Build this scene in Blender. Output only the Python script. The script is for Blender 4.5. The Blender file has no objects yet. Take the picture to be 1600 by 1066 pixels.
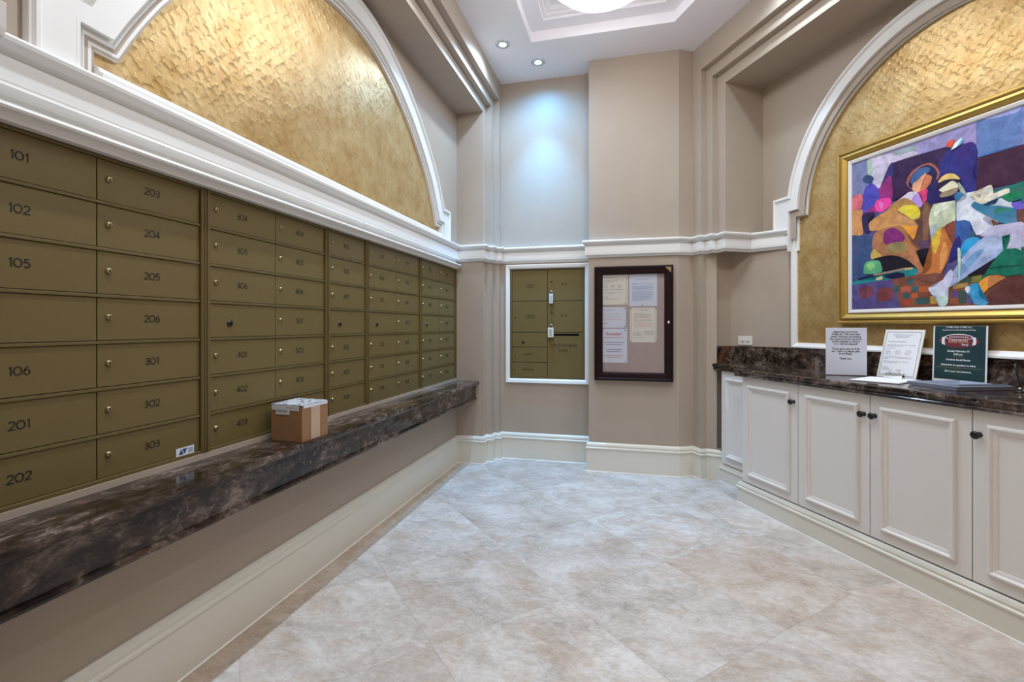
import bpy, bmesh, math, random
from mathutils import Vector, Matrix
random.seed(7)
C = bpy.context.scene.collection
SC = bpy.context.scene

# ---------------------------------------------------------------- camera
FPX, Y0PX = 752.92, 509.42
YAW = math.radians(13.9309)
TH = math.radians(28.5942)
CH = 1.25
cam = bpy.data.objects.new('camera', bpy.data.cameras.new('camera'))
C.objects.link(cam)
cam.location = (0, 0, CH)
cam.rotation_euler = (math.pi/2, 0, YAW)
cam.data.sensor_width = 36
cam.data.lens = FPX/1600*36
cam.data.shift_y = -(533-Y0PX)/1600
cam.data.clip_start = 0.02
SC.camera = cam
# ---------------------------------------------------------------- world, exposure
w = bpy.data.worlds.new('world'); SC.world = w; w.use_nodes = True
w.node_tree.nodes['Background'].inputs[0].default_value = (1.0, 0.82, 0.66, 1)
w.node_tree.nodes['Background'].inputs[1].default_value = 0.65  # warm ambient fill, enters through the added gap in the front wall
SC.view_settings.view_transform = 'Standard'
SC.view_settings.look = 'None'
SC.view_settings.gamma = 1
SC.view_settings.exposure = -0.03
BOWL_E = 15.5        # glow of the glass ceiling bowls
SPOT_W = 26.0        # each recessed downlight
# ---------------------------------------------------------------- frames of reference
NV = Vector((-math.cos(TH), -math.sin(TH), 0))   # right wall normal, into the room
UV = Vector((-math.sin(TH), math.cos(TH), 0))    # along the right wall, away
def R(n, u, z=None):
    p = NV*n + UV*u
    return (p.x, p.y) if z is None else (p.x, p.y, z)
H = 3.55
XW = -1.564
YR = 4.19
YB = 4.43
YC = 4.217
XG = XW-0.016
NG = -2.98

# ---------------------------------------------------------------- node helpers
class NT:
    def __init__(s, name):
        s.m = bpy.data.materials.new(name); s.m.use_nodes = True
        s.t = s.m.node_tree; s.b = s.t.nodes['Principled BSDF']
    def n(s, typ, **kw):
        nd = s.t.nodes.new(typ)
        for k, v in kw.items():
            if k.startswith('i_'):
                key = k[2:]; key = int(key) if key.isdigit() else key
                s.set(nd.inputs[key], v)
            else: setattr(nd, k, v)
        return nd
    def set(s, inp, v):
        if isinstance(v, bpy.types.NodeSocket): s.t.links.new(v, inp)
        elif isinstance(v, tuple) and len(v) == 3 and inp.type == 'RGBA': inp.default_value = (*v, 1)
        else: inp.default_value = v
    def math(s, op, a, b=0.0, c=0.0):
        nd = s.t.nodes.new('ShaderNodeMath'); nd.operation = op
        for i, v in enumerate((a, b, c)): s.set(nd.inputs[i], v)
        return nd.outputs[0]
    def mix(s, f, a, b, blend='MIX'):
        nd = s.t.nodes.new('ShaderNodeMix'); nd.data_type = 'RGBA'; nd.blend_type = blend
        s.set(nd.inputs[0], f); s.set(nd.inputs[6], a); s.set(nd.inputs[7], b)
        return nd.outputs[2]
    def pos(s): return s.n('ShaderNodeNewGeometry').outputs['Position']
    def noise(s, vec, scale, detail=4, rough=0.5, dist=0.0):
        nd = s.n('ShaderNodeTexNoise'); s.set(nd.inputs['Vector'], vec)
        nd.inputs['Scale'].default_value = scale; nd.inputs['Detail'].default_value = detail
        nd.inputs['Roughness'].default_value = rough; nd.inputs['Distortion'].default_value = dist
        return nd.outputs['Fac']
    def ramp(s, f, stops):
        nd = s.t.nodes.new('ShaderNodeValToRGB'); s.set(nd.inputs[0], f)
        el = nd.color_ramp.elements
        while len(el) < len(stops): el.new(0.5)
        for e, (p, c) in zip(el, stops):
            e.position = p; e.color = (*c, 1) if isinstance(c, tuple) else (c, c, c, 1)
        return nd.outputs[0]
    def bump(s, h, strength, dist=0.01):
        nd = s.n('ShaderNodeBump'); s.set(nd.inputs['Height'], h)
        nd.inputs['Strength'].default_value = strength; nd.inputs['Distance'].default_value = dist
        s.t.links.new(nd.outputs[0], s.b.inputs['Normal'])
    def p(s, **kw):
        names = dict(col='Base Color', rough='Roughness', metal='Metallic', spec='Specular IOR Level', coat='Coat Weight', coatr='Coat Roughness', trans='Transmission Weight', ior='IOR', alpha='Alpha', emc='Emission Color', ems='Emission Strength')
        for k, v in kw.items(): s.set(s.b.inputs[names[k]], v)
        return s
def lin(r, g, b):
    f = lambda c: ((c/255+0.055)/1.055)**2.4 if c > 10.3 else c/255/12.92
    return (f(r), f(g), f(b))
def simple(name, col, rough=0.5, metal=0.0, var=0.04, vs=6.0, bump=0.0, bs=200, **kw):
    t = NT(name); t.p(rough=rough, metal=metal, **kw)
    n = t.noise(t.pos(), vs, 3)
    t.p(col=t.mix(n, tuple(c*(1-var) for c in col), tuple(min(1, c*(1+var)) for c in col)))
    if bump: t.bump(t.noise(t.pos(), bs, 2), bump, 0.002)
    return t.m
M = {}
M['tan'] = simple('tan_wall_paint', (0.425, 0.346, 0.276), 0.55, bump=0.08, bs=350)
M['white'] = simple('white_trim_paint', (0.84, 0.83, 0.81), 0.28, var=0.02)
M['cream'] = simple('cream_baseboard_paint', (0.74, 0.71, 0.62), 0.35, var=0.02)
M['door'] = simple('cabinet_paint', (0.77, 0.735, 0.70), 0.4, var=0.015)
M['ceil'] = simple('ceiling_paint', (0.90, 0.87, 0.90), 0.8, var=0.02)
M['bronze'] = simple('bronze_locker_paint', (0.158, 0.115, 0.038), 0.45, metal=0.1, var=0.05, vs=3, bump=0.15, bs=500)
M['bronze_d'] = simple('bronze_frame_metal', (0.150, 0.108, 0.038), 0.42, metal=0.2, var=0.05)
M['black'] = simple('black_metal', (0.012, 0.011, 0.011), 0.3)
M['ink'] = simple('printed_ink', (0.006, 0.005, 0.004), 0.7)
M['chrome'] = simple('chrome', (0.7, 0.7, 0.68), 0.18, metal=1.0)
M['brass'] = simple('brass_lock', (0.42, 0.34, 0.19), 0.36, metal=1.0)
M['card'] = simple('cardboard', (0.30, 0.16, 0.075), 0.8, var=0.12, vs=14)
M['tape'] = simple('packing_tape', (0.50, 0.36, 0.26), 0.25, var=0.06)
M['film'] = simple('plastic_film', (0.68, 0.72, 0.80), 0.15, var=0.05, vs=40)
M['paper'] = simple('white_paper', (0.80, 0.80, 0.84), 0.7, var=0.01)
M['paperb'] = simple('blue_tinted_paper', (0.70, 0.74, 0.85), 0.7, var=0.01)
M['paperc'] = simple('cream_paper', (0.80, 0.76, 0.68), 0.7, var=0.01)
M['grey_ink'] = simple('grey_ink', (0.28, 0.27, 0.28), 0.7)
M['blue_ink'] = simple('blue_ink', (0.22, 0.30, 0.52), 0.7)
M['red_ink'] = simple('red_ink', (0.62, 0.10, 0.16), 0.7)
M['navy_ink'] = simple('navy_ink', (0.04, 0.05, 0.18), 0.7)
M['pink_ink'] = simple('pale_red_ink', (0.72, 0.38, 0.40), 0.7)
M['cork'] = simple('pinboard_fabric', (0.46, 0.36, 0.34), 0.9, var=0.06, vs=30, bump=0.2, bs=900)
M['mahog'] = simple('dark_mahogany', (0.016, 0.005, 0.005), 0.5, spec=0.15, var=0.2, vs=20)
M['plate'] = simple('ivory_plastic', (0.70, 0.68, 0.62), 0.35)
M['slot'] = simple('dark_slot', (0.006, 0.006, 0.006), 0.9, spec=0.0)
M['tray'] = simple('blue_grey_plastic', (0.27, 0.31, 0.42), 0.35, var=0.08, vs=20)
M['green'] = None
M['gframe'] = simple('gilded_frame', (0.62, 0.40, 0.10), 0.33, metal=0.75, var=0.18, vs=25, bump=0.2, bs=120)
M['gdark'] = simple('gilded_frame_groove', (0.30, 0.18, 0.045), 0.4, metal=0.7, var=0.1)
M['liner'] = simple('linen_liner', (0.72, 0.69, 0.66), 0.7)
M['maroon'] = simple('maroon_print', (0.16, 0.02, 0.035), 0.6)
M['gold_ink'] = simple('tan_print', (0.62, 0.38, 0.22), 0.6)
M['yel_ink'] = simple('olive_print', (0.16, 0.19, 0.08), 0.6)
t = NT('poster_green'); n_ = t.noise(t.pos(), 9, 2)
t.p(col=t.ramp(n_, [(0.35, (0.008, 0.036, 0.044)), (0.6, (0.010, 0.050, 0.052)), (0.8, (0.05, 0.062, 0.042))]), rough=0.45); M['green'] = t.m
t = NT('clear_plastic'); t.p(col=(0.95, 0.97, 1.0), rough=0.03, trans=1.0, ior=1.3); M['clear'] = t.m
t = NT('pane_glass'); t.p(col=(1, 1, 1), rough=0.02, trans=1.0, ior=1.05); M['glass'] = t.m
def emit(name, col, s):
    t = NT(name); t.p(col=(0.9, 0.9, 0.9), rough=0.4, emc=col, ems=s); return t.m
M['bowl'] = emit('lit_glass_bowl', (0.92, 0.955, 1.0), BOWL_E)
M['pan'] = emit('softly_glowing_pan', (1.0, 0.97, 0.98), 1.0)
M['lamp'] = emit('lit_lamp', (0.72, 0.90, 1.0), 30.0)
# emperador marble
t = NT('dark_brown_marble')
P = t.pos()
mp = t.n('ShaderNodeMapping'); t.set(mp.inputs['Vector'], P); mp.inputs['Scale'].default_value = (1.5, .62, 1.25); mp.inputs['Rotation'].default_value = (0.25, 0, 0.15)
big = t.noise(mp.outputs[0], 5.0, 8, 0.66, 0.7); fine = t.noise(mp.outputs[0], 26, 10, 0.75, 0.5)
mixn = t.math('ADD', t.math('MULTIPLY', big, 0.5), t.math('MULTIPLY', fine, 0.5))
base = t.ramp(mixn, [(0.41, (0.008, 0.005, 0.004)), (0.475, (0.028, 0.017, 0.012)), (0.53, (0.072, 0.048, 0.036)), (0.61, (0.26, 0.205, 0.175))])
vo = t.n('ShaderNodeTexVoronoi', feature='DISTANCE_TO_EDGE'); vo.inputs['Scale'].default_value = 9
wp = t.n('ShaderNodeVectorMath', operation='ADD'); t.set(wp.inputs[0], P)
nz = t.n('ShaderNodeTexNoise'); t.set(nz.inputs['Vector'], P); nz.inputs['Scale'].default_value = 6; nz.inputs['Detail'].default_value = 5
sc = t.n('ShaderNodeVectorMath', operation='SCALE'); t.set(sc.inputs[0], nz.outputs['Color']); sc.inputs['Scale'].default_value = 0.35
t.set(wp.inputs[1], sc.outputs[0]); t.set(vo.inputs['Vector'], wp.outputs[0])
vein = t.ramp(vo.outputs['Distance'], [(0.0, 1.0), (0.035, 0.0)])
patch = t.ramp(t.noise(P, 4, 3), [(0.48, 0.0), (0.62, 1.0)])
vcol = t.mix(t.ramp(t.noise(P, 1.3, 2), [(0.55, 0.0), (0.7, 1.0)]), (0.36, 0.31, 0.28), (0.34, 0.15, 0.07))
c1 = t.mix(t.math('MULTIPLY', t.math('MULTIPLY', vein, patch), 0.4), base, vcol)
rd_ = t.ramp(t.noise(mp.outputs[0], 2.2, 5, 0.7, 1.2), [(0.60, 0.0), (0.66, 0.8)])
c1 = t.mix(rd_, c1, t.mix(t.noise(mp.outputs[0], 40, 4), (0.05, 0.025, 0.014), (0.24, 0.11, 0.055)))
t.p(col=c1, rough=0.12, spec=0.38); M['marble'] = t.m
# gold leaf paper with overlapping hand laid scallops
def gold_paper(name, dirv):
    t = NT(name); P = t.pos()
    dt = t.n('ShaderNodeVectorMath', operation='DOT_PRODUCT'); t.set(dt.inputs[0], P); dt.inputs[1].default_value = dirv
    sep = t.n('ShaderNodeSeparateXYZ'); t.set(sep.inputs[0], P)
    nz = t.n('ShaderNodeTexNoise'); t.set(nz.inputs['Vector'], P); nz.inputs['Scale'].default_value = 16; nz.inputs['Detail'].default_value = 2
    s3 = t.n('ShaderNodeSeparateColor'); t.set(s3.inputs[0], nz.outputs['Color'])
    u = t.math('DIVIDE', t.math('ADD', dt.outputs['Value'], t.math('MULTIPLY', s3.outputs[0], 0.035)), 0.050)
    v = t.math('DIVIDE', t.math('ADD', sep.outputs[2], t.math('MULTIPLY', s3.outputs[1], 0.032)), 0.026)
    row = t.math('FLOOR', v); fv = t.math('FRACT', v)
    sh = t.math('MULTIPLY', t.math('PINGPONG', row, 1.0), 0.5)
    fu = t.math('SUBTRACT', t.math('FRACT', t.math('ADD', u, sh)), 0.5)
    # a scale is a dome whose top edge lies at fv = sqrt(1-(2 fu)^2)
    dist = t.math('SQRT', t.math('ADD', t.math('POWER', t.math('MULTIPLY', fu, 2.0), 2.0), t.math('POWER', fv, 2.0)))
    ins = t.math('LESS_THAN', dist, 1.0)
    edge = t.math('ABSOLUTE', t.math('SUBTRACT', dist, 1.0))
    hgt = t.math('ADD', t.math('MULTIPLY', ins, t.math('POWER', dist, 3.0)), t.math('MULTIPLY', t.noise(P, 60, 3), 0.6))
    lift = t.ramp(t.noise(P, 26, 2), [(0.44, 0.0), (0.62, 1.0)])
    hgt = t.math('ADD', t.math('MULTIPLY', hgt, t.math('ADD', 0.30, t.math('MULTIPLY', lift, 0.9))), t.math('MULTIPLY', t.noise(P, 130, 2), 0.25))
    gc = t.mix(t.ramp(t.noise(P, 7, 6, .65), [(.35, 0.0), (.65, 1.0)]), (0.46, 0.275, 0.085), (0.62, 0.44, 0.20))
    ln_ = t.math('MULTIPLY', t.ramp(edge, [(0.0, 1.0), (0.06, 0.0)]), t.math('MULTIPLY', lift, 0.85))
    gc = t.mix(ln_, gc, (0.16, 0.085, 0.02))
    t.p(col=gc, rough=0.36, metal=0.45); t.bump(hgt, 0.30, 0.0035)
    return t.m
M['gold'] = gold_paper('gold_leaf_wallpaper', (0, 1, 0))
M['goldr'] = gold_paper('gold_leaf_wallpaper_right', tuple(UV))
# travertine laid on the diagonal
t = NT('travertine_tiles')
P = t.pos()
sep = t.n('ShaderNodeSeparateXYZ'); t.set(sep.inputs[0], P); X, Y = sep.outputs[0], sep.outputs[1]
ang = math.radians(44.6); ca, sa = math.cos(ang), math.sin(ang)
dx = t.math('ADD', X, 0.749); dy = t.math('SUBTRACT', Y, 2.671)
a = t.math('DIVIDE', t.math('ADD', t.math('MULTIPLY', dx, ca), t.math('MULTIPLY', dy, sa)), 0.65)
b = t.math('DIVIDE', t.math('SUBTRACT', t.math('MULTIPLY', dy, ca), t.math('MULTIPLY', dx, sa)), 0.65)
Nc = t.math('ADD', t.math('MULTIPLY', X, NV.x), t.math('MULTIPLY', Y, NV.y))
Uc = t.math('ADD', t.math('MULTIPLY', X, UV.x), t.math('MULTIPLY', Y, UV.y))
isL = t.math('LESS_THAN', X, -1.435); isR = t.math('LESS_THAN', Nc, -2.10)
bord = t.math('MAXIMUM', isL, isR)
bu = t.math('DIVIDE', t.math('ADD', t.math('MULTIPLY', isL, Y), t.math('MULTIPLY', isR, Uc)), 0.60)
def cell(v):
    f = t.math('FRACT', v); return t.math('MINIMUM', f, t.math('SUBTRACT', 1.0, f))
jt = t.math('MINIMUM', cell(a), cell(b))
jb = cell(bu)
d = t.math('ADD', t.math('MULTIPLY', jt, t.math('SUBTRACT', 1.0, bord)), t.math('MULTIPLY', jb, bord))
d = t.math('MULTIPLY', d, 0.65)
e1 = t.math('ABSOLUTE', t.math('ADD', X, 1.435)); e2 = t.math('ABSOLUTE', t.math('ADD', Nc, 2.10))
d = t.math('MINIMUM', d, t.math('MINIMUM', e1, e2))
joint = t.ramp(d, [(0.0, 1.0), (0.0016, 0.0)])
idv = t.n('ShaderNodeCombineXYZ')
t.set(idv.inputs[0], t.math('FLOOR', t.math('ADD', t.math('MULTIPLY', a, t.math('SUBTRACT', 1.0, bord)), t.math('MULTIPLY', bu, bord))))
t.set(idv.inputs[1], t.math('FLOOR', t.math('MULTIPLY', b, t.math('SUBTRACT', 1.0, bord))))
t.set(idv.inputs[2], t.math('ADD', t.math('MULTIPLY', isL, 7), t.math('MULTIPLY', isR, 13)))
wn = t.n('ShaderNodeTexWhiteNoise', noise_dimensions='3D'); t.set(wn.inputs['Vector'], idv.outputs[0])
rnd = wn.outputs['Value']
off = t.n('ShaderNodeVectorMath', operation='SCALE'); t.set(off.inputs[0], wn.outputs['Color']); off.inputs['Scale'].default_value = 30
pp = t.n('ShaderNodeVectorMath', operation='ADD'); t.set(pp.inputs[0], P); t.set(pp.inputs[1], off.outputs[0])
st = t.n('ShaderNodeMapping'); t.set(st.inputs['Vector'], pp.outputs[0]); st.inputs['Scale'].default_value = (1.0, 1.5, 1); st.inputs['Rotation'].default_value = (0, 0, 0.9)
cl = t.noise(st.outputs[0], 2.8, 10, 0.72, 0.5); fn = t.noise(st.outputs[0], 40, 10, 0.8)
cm = t.math('ADD', t.math('ADD', t.math('MULTIPLY', cl, 0.42), t.math('MULTIPLY', t.noise(st.outputs[0], 9, 10, 0.75, 1.2), 0.30)), t.math('MULTIPLY', fn, 0.28))
cool = t.ramp(cm, [(0.40, (0.36, 0.31, 0.27)), (0.47, (0.49, 0.445, 0.405)), (0.52, (0.585, 0.545, 0.51)), (0.60, (0.70, 0.67, 0.65))])
warm = t.ramp(cm, [(0.40, (0.37, 0.275, 0.21)), (0.47, (0.48, 0.385, 0.315)), (0.53, (0.56, 0.48, 0.42)), (0.61, (0.68, 0.62, 0.575))])
wpatch = t.ramp(t.noise(st.outputs[0], 3.2, 6, 0.65, 0.8), [(0.48, 0.0), (0.60, 0.75)])
colr = t.mix(t.math('MAXIMUM', t.ramp(rnd, [(0.4, 0.0), (0.9, 0.85)]), wpatch), cool, warm)
colr = t.mix(1.0, colr, t.ramp(wn.outputs['Color'], [(0.2, 0.90), (0.8, 1.0)]), 'MULTIPLY')
colr = t.mix(t.math('MULTIPLY', isL, 0.75), colr, t.ramp(cm, [(0.40, (0.40, 0.28, 0.18)), (0.58, (0.64, 0.52, 0.41))]))
pits = t.ramp(t.noise(P, 130, 3, 0.6), [(0.70, 0.0), (0.78, 0.5)])
colr = t.mix(pits, colr, (0.30, 0.25, 0.20))
colr = t.mix(t.math('MULTIPLY', joint, 0.45), colr, (0.30, 0.27, 0.24))
t.p(col=colr, rough=t.ramp(fn, [(0.3, 0.26), (0.7, 0.42)]), spec=0.4); M['floor'] = t.m

# ---------------------------------------------------------------- mesh helpers
class MB:
    def __init__(s): s.v = []; s.f = []; s.mi = []; s.mats = []; s.sm = []
    def mat(s, k):
        if k not in s.mats: s.mats.append(k)
        return s.mats.index(k)
    def add(s, vs, fs, k, smooth=False):
        o = len(s.v); s.v += [tuple(p) for p in vs]; m = s.mat(k)
        for f in fs: s.f.append([i+o for i in f]); s.mi.append(m); s.sm.append(smooth)
    def quad(s, a, b, c, d, k): s.add([a, b, c, d], [[0, 1, 2, 3]], k)
    def box(s, p0, p1, k, fr=None, bev=0.0):
        x0, y0, z0 = p0; x1, y1, z1 = p1
        vs = [(x, y, z) for z in (z0, z1) for y in (y0, y1) for x in (x0, x1)]
        fs = [[0, 2, 3, 1], [4, 5, 7, 6], [0, 1, 5, 4], [2, 6, 7, 3], [0, 4, 6, 2], [1, 3, 7, 5]]
        if bev:
            bm = bmesh.new()
            bv = [bm.verts.new(v) for v in vs]
            for f in fs: bm.faces.new([bv[i] for i in f])
            bmesh.ops.bevel(bm, geom=list(bm.edges), offset=bev, segments=2, profile=0.5, affect='EDGES')
            bm.verts.index_update()
            vs = [tuple(v.co) for v in bm.verts]; fs = [[v.index for v in f.verts] for f in bm.faces]; bm.free()
        if fr: vs = [fr(*v) for v in vs]
        s.add(vs, fs, k)
    def prism(s, poly, z0, z1, k, fr=None):
        n = len(poly)
        vs = [(x, y, z0) for x, y in poly]+[(x, y, z1) for x, y in poly]
        fs = [list(range(n))[::-1], list(range(n, 2*n))]+[[i, (i+1) % n, n+(i+1) % n, n+i] for i in range(n)]
        if fr: vs = [fr(*v) for v in vs]
        s.add(vs, fs, k)
    def lathe(s, prof, k, fr=None, seg=24, smooth=True):
        vs = []; fs = []; m = len(prof)
        for j in range(seg):
            a_ = 2*math.pi*j/seg
            for r, h in prof: vs.append((r*math.cos(a_), r*math.sin(a_), h))
        for j in range(seg):
            j2 = (j+1) % seg
            for i in range(m-1): fs.append([j*m+i, j2*m+i, j2*m+i+1, j*m+i+1])
        if prof[0][0] > 1e-6: fs.append([j*m for j in range(seg)][::-1])
        if prof[-1][0] > 1e-6: fs.append([j*m+m-1 for j in range(seg)])
        if fr: vs = [fr(*v) for v in vs]
        s.add(vs, fs, k, smooth)
    def tube(s, pts, r, k, seg=8):
        pts = [Vector(p) for p in pts]; rings = []
        up = Vector((0.123, 0.456, 0.88)).normalized()
        for i, p in enumerate(pts):
            d_ = (pts[min(i+1, len(pts)-1)]-pts[max(i-1, 0)]).normalized()
            x = d_.cross(up).normalized(); y = d_.cross(x)
            rr = r[i] if isinstance(r, (list, tuple)) else r
            rings.append([tuple(p+(x*math.cos(2*math.pi*j/seg)+y*math.sin(2*math.pi*j/seg))*rr) for j in range(seg)])
        vs = [v for g in rings for v in g]; fs = []
        for i in range(len(pts)-1):
            for j in range(seg): fs.append([i*seg+j, i*seg+(j+1) % seg, (i+1)*seg+(j+1) % seg, (i+1)*seg+j])
        fs.append(list(range(seg))[::-1]); fs.append([(len(pts)-1)*seg+j for j in range(seg)])
        s.add(vs, fs, k, True)
    def build(s, name, parent=None, fixn=True, loc=None):
        me = bpy.data.meshes.new(name); me.from_pydata(s.v, [], s.f)
        for k in s.mats: me.materials.append(M[k])
        for p_, m_, sm in zip(me.polygons, s.mi, s.sm): p_.material_index = m_; p_.use_smooth = sm
        if fixn:
            bm = bmesh.new(); bm.from_mesh(me)
            bmesh.ops.remove_doubles(bm, verts=bm.verts, dist=1e-6)
            bmesh.ops.recalc_face_normals(bm, faces=bm.faces); bm.to_mesh(me); bm.free()
        me.update()
        o = bpy.data.objects.new(name, me); C.objects.link(o)
        if parent: put(o, parent)
        return o
def put(o, parent):
    o.parent = parent
    o.matrix_parent_inverse = parent.matrix_world.inverted() if parent.type == 'EMPTY' or True else Matrix()
def thing(name, label, cat, loc, group=None, rz=0.0):
    o = bpy.data.objects.new(name, None); C.objects.link(o)
    o.location = loc; o.rotation_euler = (0, 0, rz); o.empty_display_size = 0.05
    o['label'] = label; o['category'] = cat
    if group: o['group'] = group
    o.matrix_world = Matrix.LocRotScale(Vector(loc), o.rotation_euler, None)
    return o
def tag(o, label, cat, group=None):
    o['label'] = label; o['category'] = cat
    if group: o['group'] = group
    return o
def struct(o, label=None):
    o['kind'] = 'structure'
    if label: o['label'] = label; 
    return o
def offs(path, d):
    """offset an open 2D path to its right hand side with mitred corners"""
    out = []
    n = len(path)
    for i, p_ in enumerate(path):
        ns = []
        for j in (i-1, i):
            if 0 <= j < n-1:
                ax, ay = path[j]; bx, by = path[j+1]; l = math.hypot(bx-ax, by-ay)
                ns.append(((by-ay)/l, -(bx-ax)/l))
        if len(ns) == 1: nx, ny = ns[0]
        else:
            dt = 1+ns[0][0]*ns[1][0]+ns[0][1]*ns[1][1]
            nx, ny = (ns[0][0]+ns[1][0])/dt, (ns[0][1]+ns[1][1])/dt
        out.append((p_[0]+nx*d, p_[1]+ny*d))
    return out
def sweep(mb, path, prof, k, mapf=lambda p, h: (p[0], p[1], h), smooth=False):
    rails = [[mapf(q, h) for q in offs(path, d)] for d, h in prof]
    n = len(path); m = len(prof)
    vs = [rails[j][i] for i in range(n) for j in range(m)]
    fs = [[i*m+j, i*m+(j+1) % m, (i+1)*m+(j+1) % m, (i+1)*m+j] for i in range(n-1) for j in range(m)]
    fs += [list(range(m))[::-1], [(n-1)*m+j for j in range(m)]]
    mb.add(vs, fs, k, smooth)
def text(body, size, k, org, xd, yd, name='lettering', parent=None, align='CENTER', wide=1.0, bold=0.0, nudge=0.0008, mesh_only=False):
    cu = bpy.data.curves.new('t', 'FONT'); cu.body = body; cu.size = size; cu.align_x = align; cu.align_y = 'CENTER'
    cu.resolution_u = 2; cu.offset = bold; cu.space_line = 1.0
    ob = bpy.data.objects.new('t', cu)
    me = bpy.data.meshes.new_from_object(ob)
    bpy.data.objects.remove(ob); bpy.data.curves.remove(cu)
    xd = Vector(xd).normalized(); yd = Vector(yd).normalized(); nd = xd.cross(yd)
    o_ = Vector(org)+nd*nudge
    vs = [tuple(o_+xd*(v.co.x*wide)+yd*v.co.y) for v in me.vertices]
    fs = [list(p_.vertices) for p_ in me.polygons]
    bpy.data.meshes.remove(me)
    if mesh_only: return vs, fs
    mb = MB(); mb.add(vs, fs, k); return mb.build(name, parent, fixn=False)

# ---- engraved door numbers drawn as strokes
def _arc(cx, cy, rx, ry, a0, a1, n=14):
    return [(cx+rx*math.cos(math.radians(a0+(a1-a0)*i/n)), cy+ry*math.sin(math.radians(a0+(a1-a0)*i/n))) for i in range(n+1)]
GL = {'0': (.88, [_arc(0, 0, .37, .46, 90, 450, 24)]), '1': (.50, [[(-.12, .30), (.08, .46), (.08, -.5)]]),
 '2': (.78, [_arc(0, .20, .27, .27, 165, -38)+[(-.29, -.46), (.31, -.46)]]),
 '3': (.76, [_arc(-.02, .24, .23, .22, 145, -90, 10)+_arc(-.02, -.22, .28, .24, 90, -145, 12)[1:]]),
 '4': (.80, [[(.12, -.5), (.12, .44), (-.32, -.20), (.34, -.20)]]),
 '5': (.78, [[(.25, .46), (-.17, .46), (-.22, .08)]+_arc(0, -.17, .28, .29, 115, -145, 12)]),
 '6': (.80, [_arc(0, -.18, .28, .28, 90, 450, 20), [(.12, .48), (-.10, .26), (-.25, -.02)]]),
 '7': (.74, [[(-.27, .46), (.28, .46), (-.08, -.5)]]), '8': (.80, [_arc(0, .25, .22, .21, 90, 450, 18), _arc(0, -.22, .28, .24, 90, 450, 20)]),
 '9': (.80, [_arc(0, .18, .28, .28, 90, 450, 20), [(-.12, -.48), (.10, -.26), (.25, .02)]])}
def number(s_, size, org, xd, yd, parent, nudge=.0008):
    xd = Vector(xd).normalized(); yd = Vector(yd).normalized(); nd = xd.cross(yd); o_ = Vector(org)+nd*nudge
    tot = sum(GL[c_][0] for c_ in s_); x = -tot/2; mb = MB(); hw = .066
    for c_ in s_:
        adv, st_ = GL[c_]; cx = x+adv/2
        for pl in st_:
            closed = math.hypot(pl[0][0]-pl[-1][0], pl[0][1]-pl[-1][1]) < 1e-4
            if closed:
                e = [pl[-2]]+pl[:-1]+[pl[0]]; A = offs(e, hw)[1:-1]; B = offs(e, -hw)[1:-1]; A.append(A[0]); B.append(B[0])
            else: A, B = offs(pl, hw), offs(pl, -hw)
            for i in range(len(A)-1):
                mb.add([tuple(o_+xd*((q[0]+cx)*size)+yd*(q[1]*size)) for q in (A[i], A[i+1], B[i+1], B[i])], [[0, 1, 2, 3]], 'ink')
        x += adv
    return mb.build('door_number', parent, fixn=False)
# ================================================================ SETTING
CL, CR = 2.445, 1.93
def mL(n, u, z): return (n, u, z)
def mR(n, u, z): return R(n, u, z)
def bay(mb, mf, Ns, hs, zs, nback, cen, z0, k):
    for i in range(len(Ns)):
        n = Ns[i]; n2 = Ns[i+1] if i+1 < len(Ns) else nback
        h = hs[i]; z = zs[i]
        if i > 0:
            ho, zo = hs[i-1], zs[i-1]
            mb.quad(mf(n, cen-ho, z0), mf(n, cen-h, z0), mf(n, cen-h, zo), mf(n, cen-ho, zo), k)
            mb.quad(mf(n, cen+ho, z0), mf(n, cen+h, z0), mf(n, cen+h, zo), mf(n, cen+ho, zo), k)
            mb.quad(mf(n, cen-h, z), mf(n, cen+h, z), mf(n, cen+h, zo), mf(n, cen-h, zo), k)
        for sg in (-1, 1): mb.quad(mf(n, cen+sg*h, z0), mf(n2, cen+sg*h, z0), mf(n2, cen+sg*h, z), mf(n, cen+sg*h, z), k)
        mb.quad(mf(n, cen-h, z), mf(n, cen+h, z), mf(n2, cen+h, z), mf(n2, cen-h, z), k)
LX = [-1.208, -1.26, -1.31]; LH = [1.925, 1.835, 1.745]; LZ = [3.37, 3.285, 3.20]
RN = [-2.492, -2.541, -2.589]; RH = [1.489, 1.413, 1.318]; RZ = [3.345, 3.26, 3.17]; NW = -2.944
MZ0, MZ1 = 0.771, 1.771
inL = [(0, 2.998), (.13, 2.992), (.25, 2.972), (.36, 2.938), (.52, 2.868), (.66, 2.783), (.80, 2.682), (.935, 2.559), (1.03, 2.462), (1.105, 2.37), (1.173, 2.262), (1.23, 2.16), (1.27, 2.08)]
def smooth(pts, n=4):
    out = []
    q = [pts[0]]+pts+[pts[-1]]
    for i in range(1, len(q)-2):
        p0, p1, p2, p3 = q[i-1], q[i], q[i+1], q[i+2]
        for j in range(n):
            t_ = j/n
            out.append(tuple(0.5*((2*p1[c])+(-p0[c]+p2[c])*t_+(2*p0[c]-5*p1[c]+4*p2[c]-p3[c])*t_*t_+(-p0[c]+3*p1[c]-3*p2[c]+p3[c])*t_**3) for c in (0, 1)))
    out.append(pts[-1]); return out
curveL = smooth([(-x, z) for x, z in inL[::-1]]+inL[1:], 4)
curveL = [p_ for i, p_ in enumerate(curveL) if i in (0, len(curveL)-1) or abs(p_[0]) < 1.232]
RG = 0.922; ZSP = 2.045
curveR = [(-RG*math.cos(math.pi*i/72), ZSP+RG*math.sin(math.pi*i/72)) for i in range(73)]
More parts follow.
